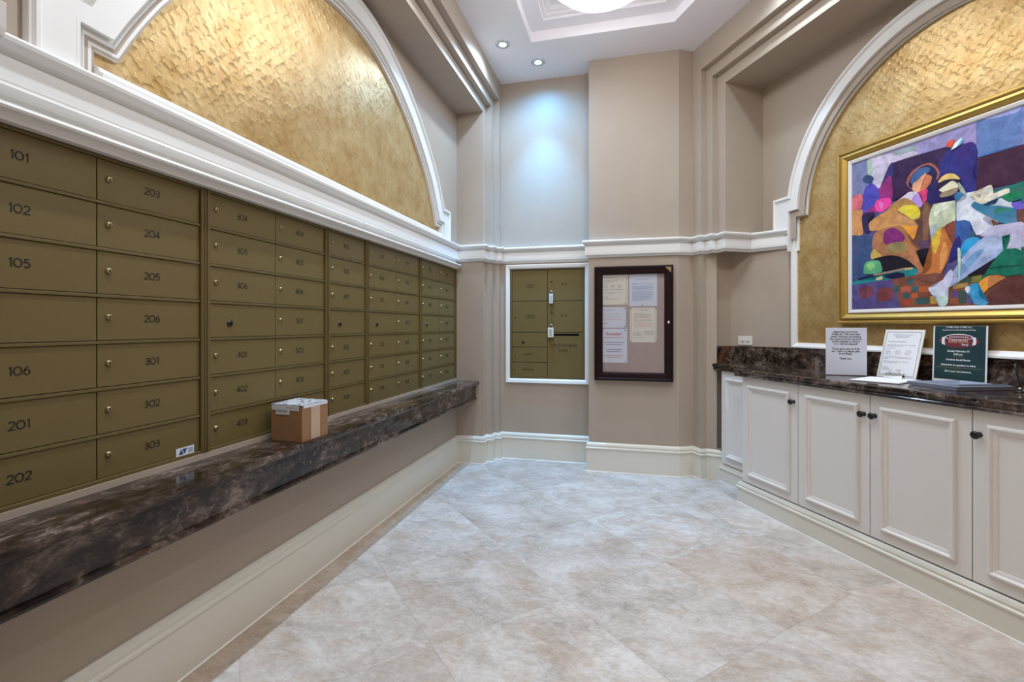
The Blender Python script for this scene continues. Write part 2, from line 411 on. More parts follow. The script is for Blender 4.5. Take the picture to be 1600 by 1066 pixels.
curveR = [(-RG, 2.06)]+[p_ for p_ in curveR if p_[1] > 2.13]+[(RG, 2.06)]
def hole_top(curve, x):
    for (x0, z0), (x1, z1) in zip(curve, curve[1:]):
        if x0 <= x <= x1 and x1 > x0: return z0+(z1-z0)*(x-x0)/(x1-x0)
    return None
def backwall(mb, mf, n, cen, half, z0, ztop, curve, foot_h, foot_z, hole_bot, extra, k):
    xs = sorted(set([-half, half, -foot_h, foot_h]+[round(p_[0], 4) for p_ in curve]+[e for ex in extra for e in (ex[0], ex[1])]))
    for a_, b_ in zip(xs, xs[1:]):
        if b_-a_ < 1e-5: continue
        mid = (a_+b_)/2
        ha, hb = hole_top(curve, a_+1e-6), hole_top(curve, b_-1e-6)
        ivs = []
        for e0, e1, ez0, ez1 in extra:
            if e0-1e-6 <= mid <= e1+1e-6: ivs.append((ez0, ez0, ez1, ez1))
        if ha is not None and hb is not None and hole_top(curve, mid) is not None: ivs.append((hole_bot, hole_bot, ha, hb))
        elif abs(mid) < foot_h: ivs.append((hole_bot, hole_bot, foot_z, foot_z))
        za = zb = z0
        for l0, l1, t0, t1 in sorted(ivs):
            if l0 > za+1e-5: mb.quad(mf(n, cen+a_, za), mf(n, cen+b_, zb), mf(n, cen+b_, l1), mf(n, cen+a_, l0), k)
            za, zb = t0, t1
        mb.quad(mf(n, cen+a_, za), mf(n, cen+b_, zb), mf(n, cen+b_, ztop), mf(n, cen+a_, ztop), k)

# floor
mb = MB(); mb.box((-1.9, -1.5, -0.06), (4.6, 4.8, 0), 'floor')
struct(mb.build('floor'))
# left wall with its stepped bay
mb = MB()
mb.quad((LX[0], -1.3, 0), (LX[0], CL-LH[0], 0), (LX[0], CL-LH[0], H), (LX[0], -1.3, H), 'tan')
mb.quad((LX[0], CL+LH[0], 0), (LX[0], YB, 0), (LX[0], YB, H), (LX[0], CL+LH[0], H), 'tan')
mb.quad((LX[0], CL-LH[0], LZ[0]), (LX[0], CL+LH[0], LZ[0]), (LX[0], CL+LH[0], H), (LX[0], CL-LH[0], H), 'tan')
bay(mb, mL, LX, LH, LZ, XW, CL, 0, 'tan')
backwall(mb, mL, XW, CL, LH[2], 0, LZ[2], curveL, 1.345, 2.08, 2.035, [(0.737-CL, 4.18-CL, MZ0, MZ1)], 'tan')
mb.box((-1.80, -1.35, 0), (-1.76, 4.6, H), 'tan')
wl = struct(mb.build('wall_left', fixn=False), 'taupe wall with a deep stepped bay holding the mailboxes')
# back wall with projecting pier
mb = MB()
def strip(mb, pts, z0, z1, k):
    for a_, b_ in zip(pts, pts[1:]): mb.quad((*a_, z0), (*b_, z0), (*b_, z1), (*a_, z1), k)
strip(mb, [(-1.208, YB), (-1.1176, YB)], 0, H, 'tan'); strip(mb, [(-.4126, YB), (-.36, YB)], 0, H, 'tan')
strip(mb, [(-1.1176, YB), (-.4126, YB)], 0, 0.755, 'tan'); strip(mb, [(-1.1176, YB), (-.4126, YB)], 1.785, H, 'tan')
strip(mb, [(-.36, YB), (-.36, YC), R(-2.357, 3.525), R(-2.492, 3.525)], 0, H, 'tan')
mb.box((-1.5, 4.60, 0), (1.2, 4.66, H), 'tan')
struct(mb.build('wall_back', fixn=False), 'taupe back wall with a projecting pier')
# right wall
mb = MB()
def rs(pts, z0, z1): strip(mb, [R(*p_) for p_ in pts], z0, z1, 'tan')
E_ = (-2.965, 3.01); K_ = (-2.765, 3.40)
rs([(-2.492, 3.525), (-2.492, 3.419)], 0, H)
rs([(-2.492, CR-RH[0]), (-2.492, -1.9)], 0, H)
mb.quad(R(-2.492, CR-RH[0], RZ[0]), R(-2.492, CR+RH[0], RZ[0]), R(-2.492, CR+RH[0], H), R(-2.492, CR-RH[0], H), 'tan')
bay(mb, mR, RN, RH, RZ, NW, CR, 1.90, 'tan')
backwall(mb, mR, NW, CR, RH[2], 1.90, RZ[2], curveR, 0.995, 2.06, 1.90, [], 'tan')
def mir(p_): return (p_[0], 2*CR-p_[1])
low = [(-2.492, 3.419), (-2.541, 3.419), (-2.60, 3.365), (-2.60, 3.40), K_, E_, (-2.99, 2.99)]
rs(low, 0, 1.92); rs([mir(p_) for p_ in low], 0, 1.92)
rs([(-3.05, 3.05), (-3.05, 0.8)], 0, H)
for mm in (lambda p_: p_, mir):
    poly = [R(*mm(p_)) for p_ in [(-2.541, 3.45), (-2.541, 3.343), (-2.589, 3.343), (-2.589, 3.248), (-2.82, 3.248), E_, (-3.04, 3.01), (-3.04, 3.45)]]
    mb.prism(poly, 1.86, 1.962, 'tan')
struct(mb.build('wall_right', fixn=False), 'taupe wall with a stepped bay above the white cabinets')
mb = MB(); mb.box((-1.3, -1.40, 0), (-.75, -1.3, H), 'tan'); mb.box((3.0, -1.40, 0), (4.0, -1.3, H), 'tan'); mb.box((-.75, -1.40, 2.75), (3.0, -1.3, H), 'tan')  # gap left in this unseen wall so world light fills the room
struct(mb.build('wall_front'), 'unseen wall behind the viewer with a wide opening added to let in fill light')
# gold papered panels
mb = MB()
pl = [(-1.345, 2.035), (-1.345, 2.08)]+curveL+[(1.345, 2.08), (1.345, 2.035)]
def panel(mb, pl, f0, f1, k, bot):
    """columns under the outline pl, closed with a back face"""
    for (x0, z0), (x1, z1) in zip(pl, pl[1:]):
        if x1-x0 < 1e-6: continue
        for f in (f0, f1): mb.quad(f(x0, bot), f(x1, bot), f(x1, z1), f(x0, z0), k)
        mb.quad(f0(x0, z0), f0(x1, z1), f1(x1, z1), f1(x0, z0), k)
def scl(pl, dx): return pl
pl = [(-1.37, 2.02), (-1.37, 2.10), (-1.30, 2.10)]+[(x*1.012, z+.012) for x, z in curveL[1:-1]]+[(1.30, 2.10), (1.37, 2.10), (1.37, 2.02)]
panel(mb, pl, lambda x, z: (XG, CL+x, z), lambda x, z: (XG-.02, CL+x, z), 'gold', 2.02)
o = struct(mb.build('wall_left_gold_panel'), 'gold leaf wallpaper with scallops inside the arch over the mailboxes')
mb = MB()
pl = [(-1.05, 1.82), (-1.01, 1.82), (-1.01, 2.07)]+[(x*1.01, z+.012) for x, z in curveR]+[(1.01, 2.07), (1.01, 1.82), (1.05, 1.82)]
panel(mb, pl, lambda x, z: R(NG, CR+x, z), lambda x, z: R(NG-.02, CR+x, z), 'goldr', 1.07)
o = struct(mb.build('wall_right_gold_panel'), 'gold leaf wallpaper with scallops inside the arch behind the framed painting')
# ceiling with coffer
Cf = [(-.79, .9), (-.79, 3.83), (.3155, 3.83), (1.913, .9)]   # clockwise
def insetc(poly, d):
    n = len(poly); ext = [poly[-1]]+poly+[poly[0]]
    return offs(ext, d)[1:-1]
mb = MB()
out = [(-1.9, -1.5), (-1.9, 4.8), (1.5, 4.8), (4.6, -1.5)]
for i in range(4):
    j = (i+1) % 4
    mb.quad((*out[i], H), (*out[j], H), (*Cf[j], H), (*Cf[i], H), 'ceil')
rings = [(0, H), (0, 3.633), (.12, 3.633), (.122, 3.652), (.145, 3.658), (.15, 3.672), (.165, 3.676), (.185, 3.70), (.20, 3.703)]
for (d0, z0), (d1, z1) in zip(rings, rings[1:]):
    A, B = insetc(Cf, d0), insetc(Cf, d1)
    for i in range(4):
        j = (i+1) % 4
        mb.quad((*A[i], z0), (*A[j], z0), (*B[j], z1), (*B[i], z1), 'ceil')
I = insetc(Cf, .20); mb.quad(*[(*p_, 3.703) for p_ in I], 'ceil')
mb.box((-1.9, -1.5, 3.80), (4.6, 4.8, 3.84), 'ceil')
mb.quad((4.6, -1.5, H), (1.5, 4.8, H), (4.6, 4.8, H), (4.6, -1.5, H), 'ceil') if False else None
struct(mb.build('ceiling', fixn=False), 'pale ceiling with a recessed moulded coffer')

# trims ----------------------------------------------------------
def fR(p_, h): return R(h, CR+p_[0], p_[1])
pathL = [(-1.208, -1.3), (-1.208, .52), (-1.26, .52), (-1.26, .61), (-1.31, .61), (-1.31, .70), (XW, .70), (XW, 4.19), (-1.31, 4.19), (-1.31, 4.28), (-1.26, 4.28), (-1.26, 4.37), (-1.208, 4.37), (-1.208, YB), (-.36, YB)]
pathC = [(-.36, YB), (-.36, YC), R(-2.357, 3.525), R(-2.492, 3.525), R(-2.492, 3.419), R(-2.541, 3.419)]
railp = [(0, 1.838), (.010, 1.84), (.018, 1.852), (.028, 1.860), (.030, 1.878), (.030, 1.932), (.016, 1.936), (.016, 1.942), (.030, 1.952), (.044, 1.958), (.052, 1.966), (.054, 1.976), (.048, 1.984), (0, 1.986)]
basep = [(0, 0), (.019, 0), (.019, .186), (.026, .192), (.026, .202), (.019, .208), (.022, .222), (.016, .236), (.007, .245), (0, .245)]
mb = MB(); sweep(mb, pathL, railp, 'white'); sweep(mb, [(-.36, YC+.06)]+pathC[1:]+[R(-2.541, 3.343), R(-2.589, 3.343), R(-2.589, 3.248), R(-2.82, 3.248), R(*E_)], railp, 'white')
sweep(mb, [R(-2.965, 2*CR-3.01), R(-2.82, 2*CR-3.248), R(-2.589, .612), R(-2.589, .517), R(-2.541, .517), R(-2.541, .441), R(-2.492, .441), R(-2.492, -1.8)], railp, 'white')
struct(mb.build('trim_1'), 'white moulded chair rail running round the walls')
mb = MB(); sweep(mb, pathL, basep, 'cream')
sweep(mb, pathC+[R(-2.60, 3.365), R(-2.60, 3.40), R(-2.66, 3.40)], basep, 'cream')
sweep(mb, [(pathL[0])]+pathL[1:], [(.018, 0), (.0235, 0), (.018, .004)], 'white'); sweep(mb, pathC, [(.018, 0), (.0235, 0), (.018, .004)], 'white')
struct(mb.build('baseboard_left'), 'tall cream baseboard')
cbp = [(0, 0), (.019, 0), (.019, .100), (.026, .105), (.026, .113), (.018, .119), (.020, .130), (.012, .142), (.004, .150), (0, .150)]
mb = MB()
cp = [R(-2.625, 3.375), R(-2.625, 2.90), R(-2.442, 2.90), R(-2.442, .96), R(-2.625, .96), R(-2.625, .5)]
sweep(mb, cp, cbp, 'cream'); sweep(mb, cp, [(.018, 0), (.0235, 0), (.018, .004)], 'white')
struct(mb.build('baseboard_right'), 'cream baseboard under the white cabinets')
# entablature over the mailboxes
mb = MB()
ent = [(0, 1.7712), (.028, 1.7712), (.029, 1.780), (.030, 1.784), (.032, 1.790), (.054, 1.794), (.058, 1.800), (.055, 1.808), (.036, 1.811), (.014, 1.820), (.006, 1.832), (.008, 1.846), (.026, 1.850), (.030, 1.851), (.040, 1.855), (.038, 1.862), (.014, 1.865), (.014, 1.8704), (0, 1.8704), (0, 1.868)]
sweep(mb, [(XW, .73), (XW, 4.163)], ent, 'white')
sweep(mb, [(XW, .73), (XW, 4.163)], [(0, 1.8705), (.031, 1.8705), (.031, 1.931), (0, 1.931)], 'white')
struct(mb.build('trim_2'), 'deep white cornice moulding above the mailboxes')
def arch(name, label, curve, foot_half, foot_z, bot, fasc_bot, outer_half, outer_z, mf, dg, k='white', ob=.145, bw=.025):
    """mf(x, z, depth) ; dg depth of the gold plane"""
    mb = MB()
    Pin = [(-foot_half, bot), (-foot_half, foot_z)]+curve+[(foot_half, foot_z), (foot_half, bot)]
    mfh = lambda p_, h: mf(p_[0], p_[1], h)
    prof = [(0.0, dg-.004), (.001, dg+.010), (-.008, dg+.017), (-.016, dg+.017), (-.022, dg+.009), (-.027, dg+.009), (-.029, dg+.020), (-.036, dg+.026), (-.040, dg+.018), (-.050, dg+.018), (-.050, .021), (-.060, .021), (-.060, dg-.004)]
    sweep(mb, Pin, prof, k, mfh)
    A = offs(Pin, -.052)
    A[0] = (A[0][0], fasc_bot); A[-1] = (A[-1][0], fasc_bot)
    cur = offs(curve, -ob)
    # clamp to the shoulder height
    left = [p_ for p_ in cur if p_[0] < 0 and p_[1] >= outer_z]; xl = left[0][0]
    cur = [(xl, outer_z) if (p_[1] < outer_z and p_[0] < 0) else ((-xl, outer_z) if p_[1] < outer_z else p_) for p_ in cur]
    B = [(-outer_half, fasc_bot), (-outer_half, outer_z)]+cur+[(outer_half, outer_z), (outer_half, fasc_bot)]
    n = len(A)
    for dep in (.0205,):
        mb.add([mf(*p_, dep) for p_ in A]+[mf(*p_, dep) for p_ in B]+[mf(*p_, 0) for p_ in B]+[mf(*p_, 0) for p_ in A],
               [f for i in range(n-1) for f in ([i, i+1, n+i+1, n+i], [n+i, n+i+1, 2*n+i+1, 2*n+i], [2*n+i, 2*n+i+1, 3*n+i+1, 3*n+i])], k)
    Bc = [B[0], B[1]]+[p_ for i, p_ in enumerate(cur) if i == 0 or p_ != cur[i-1]]+[B[-2], B[-1]]
    sweep(mb, Bc, [(.004, 0), (.004, .024), (-.004, .034), (-.014, .034), (-.020, .026), (-bw, .024), (-bw, 0)], k, mfh)
    return struct(mb.build(name), label)
arch('trim_3', 'white arched moulding round the gold panel over the mailboxes', curveL, 1.345, 2.08, 1.99, 1.985, 1.495, 2.221, lambda x, z, d: (XW+d, CL+x, z), XG-XW)
arch('trim_4', 'white arched moulding round the gold panel behind the painting', curveR, 0.995, 2.06, 1.81, 1.95, 1.165, 2.20, lambda x, z, d: R(NW+d, CR+x, z), NG-NW, ob=.120)
mb = MB()
sweep(mb, [(XW, CL-1.345), (XW, CL+1.345)], [(XG-XW-.01, 1.98), (.036, 1.98), (.036, 2.004), (.024, 2.010), (.016, 2.024), (.004, 2.030), (-.010, 2.040), (XG-XW-.01, 2.042)], 'white')
struct(mb.build('trim_5'), 'white sill moulding at the foot of the gold arch over the mailboxes')
mb = MB()
hw = 1.013
sweep(mb, [(-hw, 1.83), (-hw, 1.125), (hw, 1.125), (hw, 1.83)], [(0, -2.99), (0, -2.968), (.012, -2.962), (.026, -2.950), (.036, -2.950), (.036, -2.99)], 'white', lambda p_, h: R(h, CR+p_[0], p_[1]))
struct(mb.build('trim_6'), 'white trim framing the gold panel above the backsplash')
# recompute: frame offsets must run outwards from the gold edge
# ================================================================ MAILBOXES
def locker(name, label, fr, a0, a1, z0, z1, cols, loc, xd, group=None, rows=7, surround=False, cells=None):
    """fr(a, z, d): a along the wall, d towards the room"""
    t = thing(name, label, 'mailboxes', loc, group)
    mb = MB()
    fb = lambda x, y, z: fr(x, z, y)
    D = 0.10
    mb.box((a0, -D, z0), (a1, -D+.005, z1), 'bronze_d', fb)
    e = 0.020
    mb.box((a0, -D, z0), (a0+e, .002, z1), 'bronze_d', fb, .0015); mb.box((a1-e, -D, z0), (a1, .002, z1), 'bronze_d', fb, .0015)
    mb.box((a0+.004, -.01, z0), (a0+.008, .005, z1), 'bronze_d', fb); mb.box((a1-.008, -.01, z0), (a1-.004, .005, z1), 'bronze_d', fb)
    mb.box((a0+e, -D, z0), (a1-e, .000, z0+.012), 'bronze_d', fb, .0015); mb.box((a0+e, -D, z1-.010), (a1-e, -.002, z1), 'bronze_d', fb, .0015)
    rh = (z1-z0)/rows
    if not cells:
        for r_ in range(1, rows):
            zz = z1-r_*rh
            mb.box((a0+e, -.05, zz-.005), (a1-e, -.0035, zz+.004), 'bronze_d', fb, .001)
    mb.build('frame', t)
    doors = cells if cells else []
    if not cells:
        nc = len(cols)
        cw = (a1-a0-2*e)/nc
        for c_, lst in enumerate(cols):
            for r_, s_ in enumerate(lst):
                x0 = a0+e+c_*cw+.0015; x1 = a0+e+(c_+1)*cw-.0015
                doors.append((x0, x1, z1-(r_+1)*rh+(.006 if r_ < rows-1 else .013), z1-r_*rh-(.006 if r_ else .011), s_))
    xv = Vector(xd); up = Vector((0, 0, 1))
    for x0, x1, y0, y1, s_ in doors:
        m = MB(); m.box((x0, -.022, y0), (x1, -.008, y1), 'bronze', fb, .0012)
        d = m.build('door', t)
        nrm = Vector(fr(0, 0, 1))-Vector(fr(0, 0, 0))
        def lock(cx, cz, r, mk):
            l = MB(); q = Vector(fr(cx, cz, -.008))
            f2 = lambda a_, b_, c_: tuple(q+xv*a_+up*b_+nrm*c_)
            l.lathe([(r*1.25, 0), (r*1.25, .0015), (r, .003), (r, .006), (r*.8, .0068), (0, .0068)], mk, f2, 16)
            l.box((-.0013, -r*.6, .006), (.0013, r*.55, .0075), 'slot', f2)
            l.build('lock', d)
        w_ = x1-x0
        if s_ == '*':
            lock(x0+w_*.28, y0+(y1-y0)*.42, .011, 'black')
            continue
        if isinstance(s_, dict):
            for l_ in s_.get('locks', []): lock(*l_)
            for tx in s_.get('text', []):
                if tx[0].isdigit():
                    number(tx[0], tx[3]*.8, fr(tx[1], tx[2], -.008), xd, (0, 0, 1), d); continue
                text(tx[0], tx[3], 'ink', fr(tx[1], tx[2], -.008), xd, (0, 0, 1), 'lettering', d, wide=1.1, bold=0.0)
            if 'slot' in s_:
                sx0, sx1, sz = s_['slot']; m = MB(); m.box((sx0, -.0085, sz-.009), (sx1, -.0065, sz+.009), 'slot', fb, .001); m.build('mail_slot', d)
            continue
        lock(x0+(.032 if s_[0] != '1' or True else 0), (y0+y1)/2+.006, .0082, 'brass')
        size_ = .0235
        number(s_, size_, fr(x0+(w_*.46 if a0 > 1 else (.165 if x0 < 1 else .172)), (y0+y1)/2+.003, -.008), xd, (0, 0, 1), d)
    return t
frL = lambda a_, z_, d_: (XW+d_, a_, z_)
frB = lambda a_, z_, d_: (a_, YB-d_, z_)
G = 'bronze mailbox banks set side by side in the left wall'
UN = [('mailbox_bank', 'bronze mailbox bank nearest the left edge, doors 101 to 303', .737, 1.491,
       [['101', '102', '105', '*', '106', '201', '202'], ['203', '204', '205', '206', '301', '302', '303']]),
      ('mailbox_bank', 'bronze mailbox bank directly behind the cardboard box, doors 304 to 503', 1.491, 2.245,
       [['304', '305', '306', '*', '401', '402', '403'], ['404', '405', '406', '501', '502', '503', '504']]),
      ('mailbox_bank', 'narrow bronze mailbox bank with a single column of doors, 505 to 604', 2.245, 2.644,
       [['505', '506', '601', '*', '602', '603', '604']]),
      ('mailbox_bank', 'bronze two-column mailbox bank between the narrow bank and the corner bank', 2.644, 3.411,
       [['605', '606', '701', '*', '702', '703', '704'], ['705', '706', '801', '802', '803', '804', '805']]),
      ('mailbox_bank', 'bronze mailbox bank farthest along the left wall, touching the corner', 3.411, 4.18,
       [['806', '901', '902', '*', '903', '904', '905'], ['906', '1001', '1002', '1003', '1004', '1005', '1006']])]
banks = []
for nm, lb, a0, a1, cols in UN:
    banks.append(locker(nm, lb, frL, a0, a1, MZ0, MZ1, cols, (XW, (a0+a1)/2, MZ0), (0, 1, 0), G))
# maker's sticker on the bottom right door of the first bank
dr = [o for o in banks[0].children if o.name.startswith('door')][-1]
mb = MB(); mb.box((1.375, -.0078, .781), (1.447, -.0068, .811), 'paperb', lambda x, y, z: frL(x, z, y))
st_ = mb.build('sticker', dr)
mb = MB()
for pts in ([(1.384, .787), (1.394, .806), (1.404, .787)], [(1.398, .806), (1.418, .806), (1.408, .787)]):
    mb.add([frL(x, z, -.0064) for x, z in pts], [[0, 1, 2]], 'navy_ink')
for i in range(3): mb.box((1.422, -.0066, .789+i*.006), (1.442, -.0063, .792+i*.006), 'blue_ink', lambda x, y, z: frL(x, z, y))
mb.build('sticker_print', dr, fixn=False)
# bank on the back wall
bx0, bx1, bm_ = -1.1176, -.4126, -.761
cells = [
 (bx0+.02, bm_-.002, 1.484, 1.773, {'text': [('1101', -.925, 1.622, .040)], 'locks': []}),
 (bx0+.02, bm_-.002, 1.192, 1.479, {'text': [('1102', -.925, 1.335, .040)], 'locks': [(-1.065, 1.335, .006, 'bronze_d')]}),
 (bx0+.02, bm_-.002, 1.052, 1.187, {'locks': [(-.993, 1.096, .010, 'black')]}),
 (bx0+.02, bm_-.002, .910, 1.047, {'text': [('MGMT', -.945, .980, .030)], 'locks': [(-1.07, .985, .006, 'bronze_d')]}),
 (bx0+.02, bm_-.002, .768, .905, {'text': [('MODEL', -.940, .838, .030)], 'locks': [(-1.07, .84, .006, 'bronze_d')]}),
 (bm_+.002, bx1-.02, 1.484, 1.773, {'text': [('P-1', -.600, 1.632, .037)], 'locks': [(-.722, 1.668, .010, 'bronze_d'), (-.722, 1.572, .010, 'bronze_d')]}),
 (bm_+.002, bx1-.02, 1.192, 1.479, {'text': [('P-2', -.606, 1.345, .037)], 'locks': [(-.722, 1.380, .010, 'bronze_d'), (-.726, 1.275, .010, 'bronze_d')]}),
 (bm_+.002, bx1-.02, .768, 1.187, {'text': [('OUTGOING', -.606, 1.066, .041), ('MAIL', -.606, 1.020, .041)], 'slot': (-.70, -.465, 1.168)}),
]
bb = locker('mailbox_bank', 'small bronze mailbox bank in the back wall with the OUTGOING MAIL slot', frB, bx0, bx1, .755, 1.785, None, ((bx0+bx1)/2, YB, .755), (1, 0, 0), cells=cells)
mb = MB()
sp = [(0, -.06), (0, .008), (.010, .018), (.034, .022), (.040, .016), (.040, -.004), (.030, -.004)]
sq = [(bx0, .755), (bx0, 1.785), (bx1, 1.785), (bx1, .755)]
ext = [sq[-1]]+sq+[sq[0]]
rails = [[frB(q[0], q[1], h) for q in offs(ext, -d)[1:-1]] for d, h in sp]
vs = [rails[j][i] for i in range(4) for j in range(len(sp))]; m_ = len(sp)
fs = [[i*m_+j, i*m_+(j+1) % m_, ((i+1) % 4)*m_+(j+1) % m_, ((i+1) % 4)*m_+j] for i in range(4) for j in range(m_-1)]
mb.add(vs, fs, 'white'); mb.build('surround', bb)
# key lock boxes hanging on it
def lockbox(name, label, cx, zt, w_, h_, k, kb):
    t = thing(name, label, 'padlock', (cx, YB-.012, zt-h_-.03))
    m = MB(); m.box((cx-w_/2, -.002, zt-h_), (cx+w_/2, .024, zt), k, lambda x, y, z: frB(x, z, y), .003); bd = m.build('body', t)
    m = MB()
    for i in range(4): m.box((cx-w_*.22, .0235, zt-h_*(.2+.18*i)-.005), (cx+w_*.22, .0262, zt-h_*(.2+.18*i)+.002), kb, lambda x, y, z: frB(x, z, y), .0008)
    m.build('dial', bd)
    m = MB(); r_ = w_*.28
    m.tube([frB(cx-r_, zt-.002, .011)]+[frB(cx-r_*math.cos(math.pi*i/10), zt+.018+r_*math.sin(math.pi*i/10), .011) for i in range(11)]+[frB(cx+r_, zt-.002, .011)], .0028, 'chrome')
    m.build('shackle', t)
lockbox('padlock', 'small white-fronted padlock hanging under the P-1 lock', -.722, 1.545, .034, .088, 'film', 'tray')
lockbox('padlock', 'pale brass combination padlock hanging beside the outgoing mail slot', -.726, 1.232, .054, .088, 'plate', 'grey_ink')

# ================================================================ MARBLE LEDGE AND BOX
t = thing('marble_ledge', 'long dark brown marble ledge under the mailboxes on the left wall', 'ledge', (-1.45, 2.445, .58))
mb = MB()
LT = .7485
sweep(mb, [(XW-.02, .705), (XW-.02, 4.185)], [(0, .712), (.218, .712), (.232, .718), (.240, .728), (.241, .738), (.236, .7465), (.228, LT), (0, LT)], 'marble')
mb.build('top_slab', t)
mb = MB()
sweep(mb, [(XW-.02, .705), (XW-.02, 4.185)], [(.05, .604), (.204, .604), (.206, .711), (.05, .711)], 'marble')
sweep(mb, [(XW-.02, .705), (XW-.02, 4.185)], [(.02, .577), (.206, .577), (.213, .582), (.215, .590), (.211, .599), (.203, .6035), (.02, .6035)], 'marble')
mb.build('apron', t)
mb = MB(); mb.box((XW-.05, .72, LT+.0005), (XW+.004, 4.18, .7705), 'tan')
struct(mb.build('trim_7'), 'thin painted strip between the mailboxes and the marble ledge')
# cardboard box
bz = LT+.0008
bc = [(-1.538, 1.803), (-1.372, 1.790), (-1.363, 1.956), (-1.529, 1.969)]
t = thing('cardboard_box', 'small brown cardboard box with taped white labels on the marble ledge', 'box', (-1.45, 1.88, bz))
ax = (Vector(bc[1])-Vector(bc[0])).to_3d(); ay = (Vector(bc[3])-Vector(bc[0])).to_3d(); bo = Vector((*bc[0], bz)); az = Vector((0, 0, .155))
fbx = lambda a_, b_, c_: tuple(bo+ax*a_+ay*b_+az*c_)
mb = MB(); mb.box((0, 0, 0), (1, 1, .995), 'card', fbx)
for s_ in (0, 1):
    mb.box((0.0, .004 if s_ == 0 else .502, .995), (1.0, .498 if s_ == 0 else .996, 1.005), 'card', fbx)
mb.build('carton', t)
mb = MB()
mb.box((1.0005, .33, 0.01), (1.006, .68, 1.0), 'tape', fbx); mb.box((.5, .33, 1.006), (1.006, .68, 1.010), 'tape', fbx)
mb.build('packing_tape', t)
mb = MB()
g_ = 14
def lbl(z, x0, x1, y0, y1, amp, k):
    vs = [fbx(x0+(x1-x0)*i/g_, y0+(y1-y0)*j/g_, z+amp*(math.sin(i*1.7+j*.9)*math.cos(j*1.3-i*.4)+1)) for j in range(g_+1) for i in range(g_+1)]
    fs = [[j*(g_+1)+i, j*(g_+1)+i+1, (j+1)*(g_+1)+i+1, (j+1)*(g_+1)+i] for j in range(g_) for i in range(g_)]
    n0 = len(vs); mb.add(vs+[tuple(Vector(v)-Vector((0, 0, .001))) for v in vs], fs+[[q+n0 for q in f[::-1]] for f in fs], k, True)
lbl(1.018, -.01, 1.01, -.01, 1.01, .010, 'film')
mb.box((-.012, -.014, .93), (1.012, 1.014, 1.02), 'film', lambda a_, b_, c_: fbx(a_, b_, c_)) if False else None
mb.box((.02, -.010, .86), (.90, -.003, 1.015), 'film', fbx)
mb.box((.16, -.012, .74), (.60, -.004, .93), 'film', fbx)
mb.box((-.012, .02, .90), (-.004, .95, 1.015), 'film', fbx)
mb.box((1.003, .05, .93), (1.009, .98, 1.02), 'film', fbx)
sl = mb.build('shipping_label', t, fixn=False)
mb = MB()
random.seed(4)
for r_ in range(5):
    for q_ in range(7):
        if random.random() < .6: mb.box((.12+q_*.11, .10+r_*.17, 1.042), (.12+q_*.11+random.uniform(.04, .10), .10+r_*.17+.05, 1.044), 'grey_ink' if r_ % 2 else 'navy_ink', fbx)
for q_ in range(9): mb.box((.20+q_*.04, -.0135, .80), (.20+q_*.04+random.uniform(.008, .025), -.0125, .87), 'ink', fbx)
for q_ in range(8): mb.box((.50+q_*.045, -.0115, .90), (.50+q_*.045+random.uniform(.01, .03), -.0105, .96), 'grey_ink', fbx)
mb.build('label_print', sl, fixn=False)

# ================================================================ NOTICE BOARD
BY = YC
frN = lambda a_, z_, d_: (a_, BY-d_, z_)
fbN = lambda x, y, z: frN(x, z, y)
nx0, nx1, nz0, nz1 = -.309, .335, .786, 1.756
t = thing('notice_board', 'glazed notice board with dark mahogany frame on the pier', 'notice board', (.013, BY, nz0))
mb = MB()
fw = .070
loop = [(nx0, nz0), (nx0, nz1), (nx1, nz1), (nx1, nz0)]
def ringframe(mb, loop, prof, k, fr):
    n = len(loop); ext = [loop[-1]]+loop+[loop[0]]; m = len(prof)
    rails = [[fr(q[0], q[1], h) for q in offs(ext, d)[1:-1]] for d, h in prof]
    vs = [rails[j][i] for i in range(n) for j in range(m)]
    fs = [[i*m+j, i*m+(j+1) % m, ((i+1) % n)*m+(j+1) % m, ((i+1) % n)*m+j] for i in range(n) for j in range(m)]
    mb.add(vs, fs, k)
ringframe(mb, loop, [(0, 0), (0, .038), (.004, .044), (.016, .046), (.022, .040), (.060, .036), (.067, .028), (.070, .006), (.070, 0)], 'mahog', frN)
fr_ = mb.build('frame', t)
mb = MB(); mb.box((nx0+.02, .001, nz0+.02), (nx1-.02, .010, nz1-.02), 'cork', fbN); mb.build('pinboard', t)
mb = MB(); mb.box((nx0+.068, .0235, nz0+.068), (nx1-.068, .0260, nz1-.068), 'glass', fbN); mb.build('glass_pane', t)
mb = MB(); q = Vector(frN(.298, 1.279, .037))
mb.lathe([(.0115, 0), (.0115, .006), (.009, .009), (0, .0095)], 'chrome', lambda a_, b_, c_: tuple(q+Vector((a_, -c_, b_))), 16); mb.build('lock', t)
mb = MB(); mb.add([frN(.268, 1.739, .0475), frN(.318, 1.739, .0475), frN(.318, 1.690, .0475), frN(.268, 1.739, .0455), frN(.318, 1.739, .0455), frN(.318, 1.690, .0455)], [[0, 2, 1], [3, 4, 5], [0, 1, 4, 3], [1, 2, 5, 4], [2, 0, 3, 5]], 'brass'); mb.build('corner_plate', t)
def lines(mb, x0, x1, z, h, k, fr, d, seed, gap=.35, frac=1.0):
    rd = random.Random(seed); x = x0; end = x0+(x1-x0)*frac
    while x < end:
        w_ = min(rd.uniform(.006, .018), end-x)
        if w_ > .002: mb.box((x, d, z-h*.36), (x+w_, d+.0003, z+h*.36), k, fr)
        x += w_+.0035
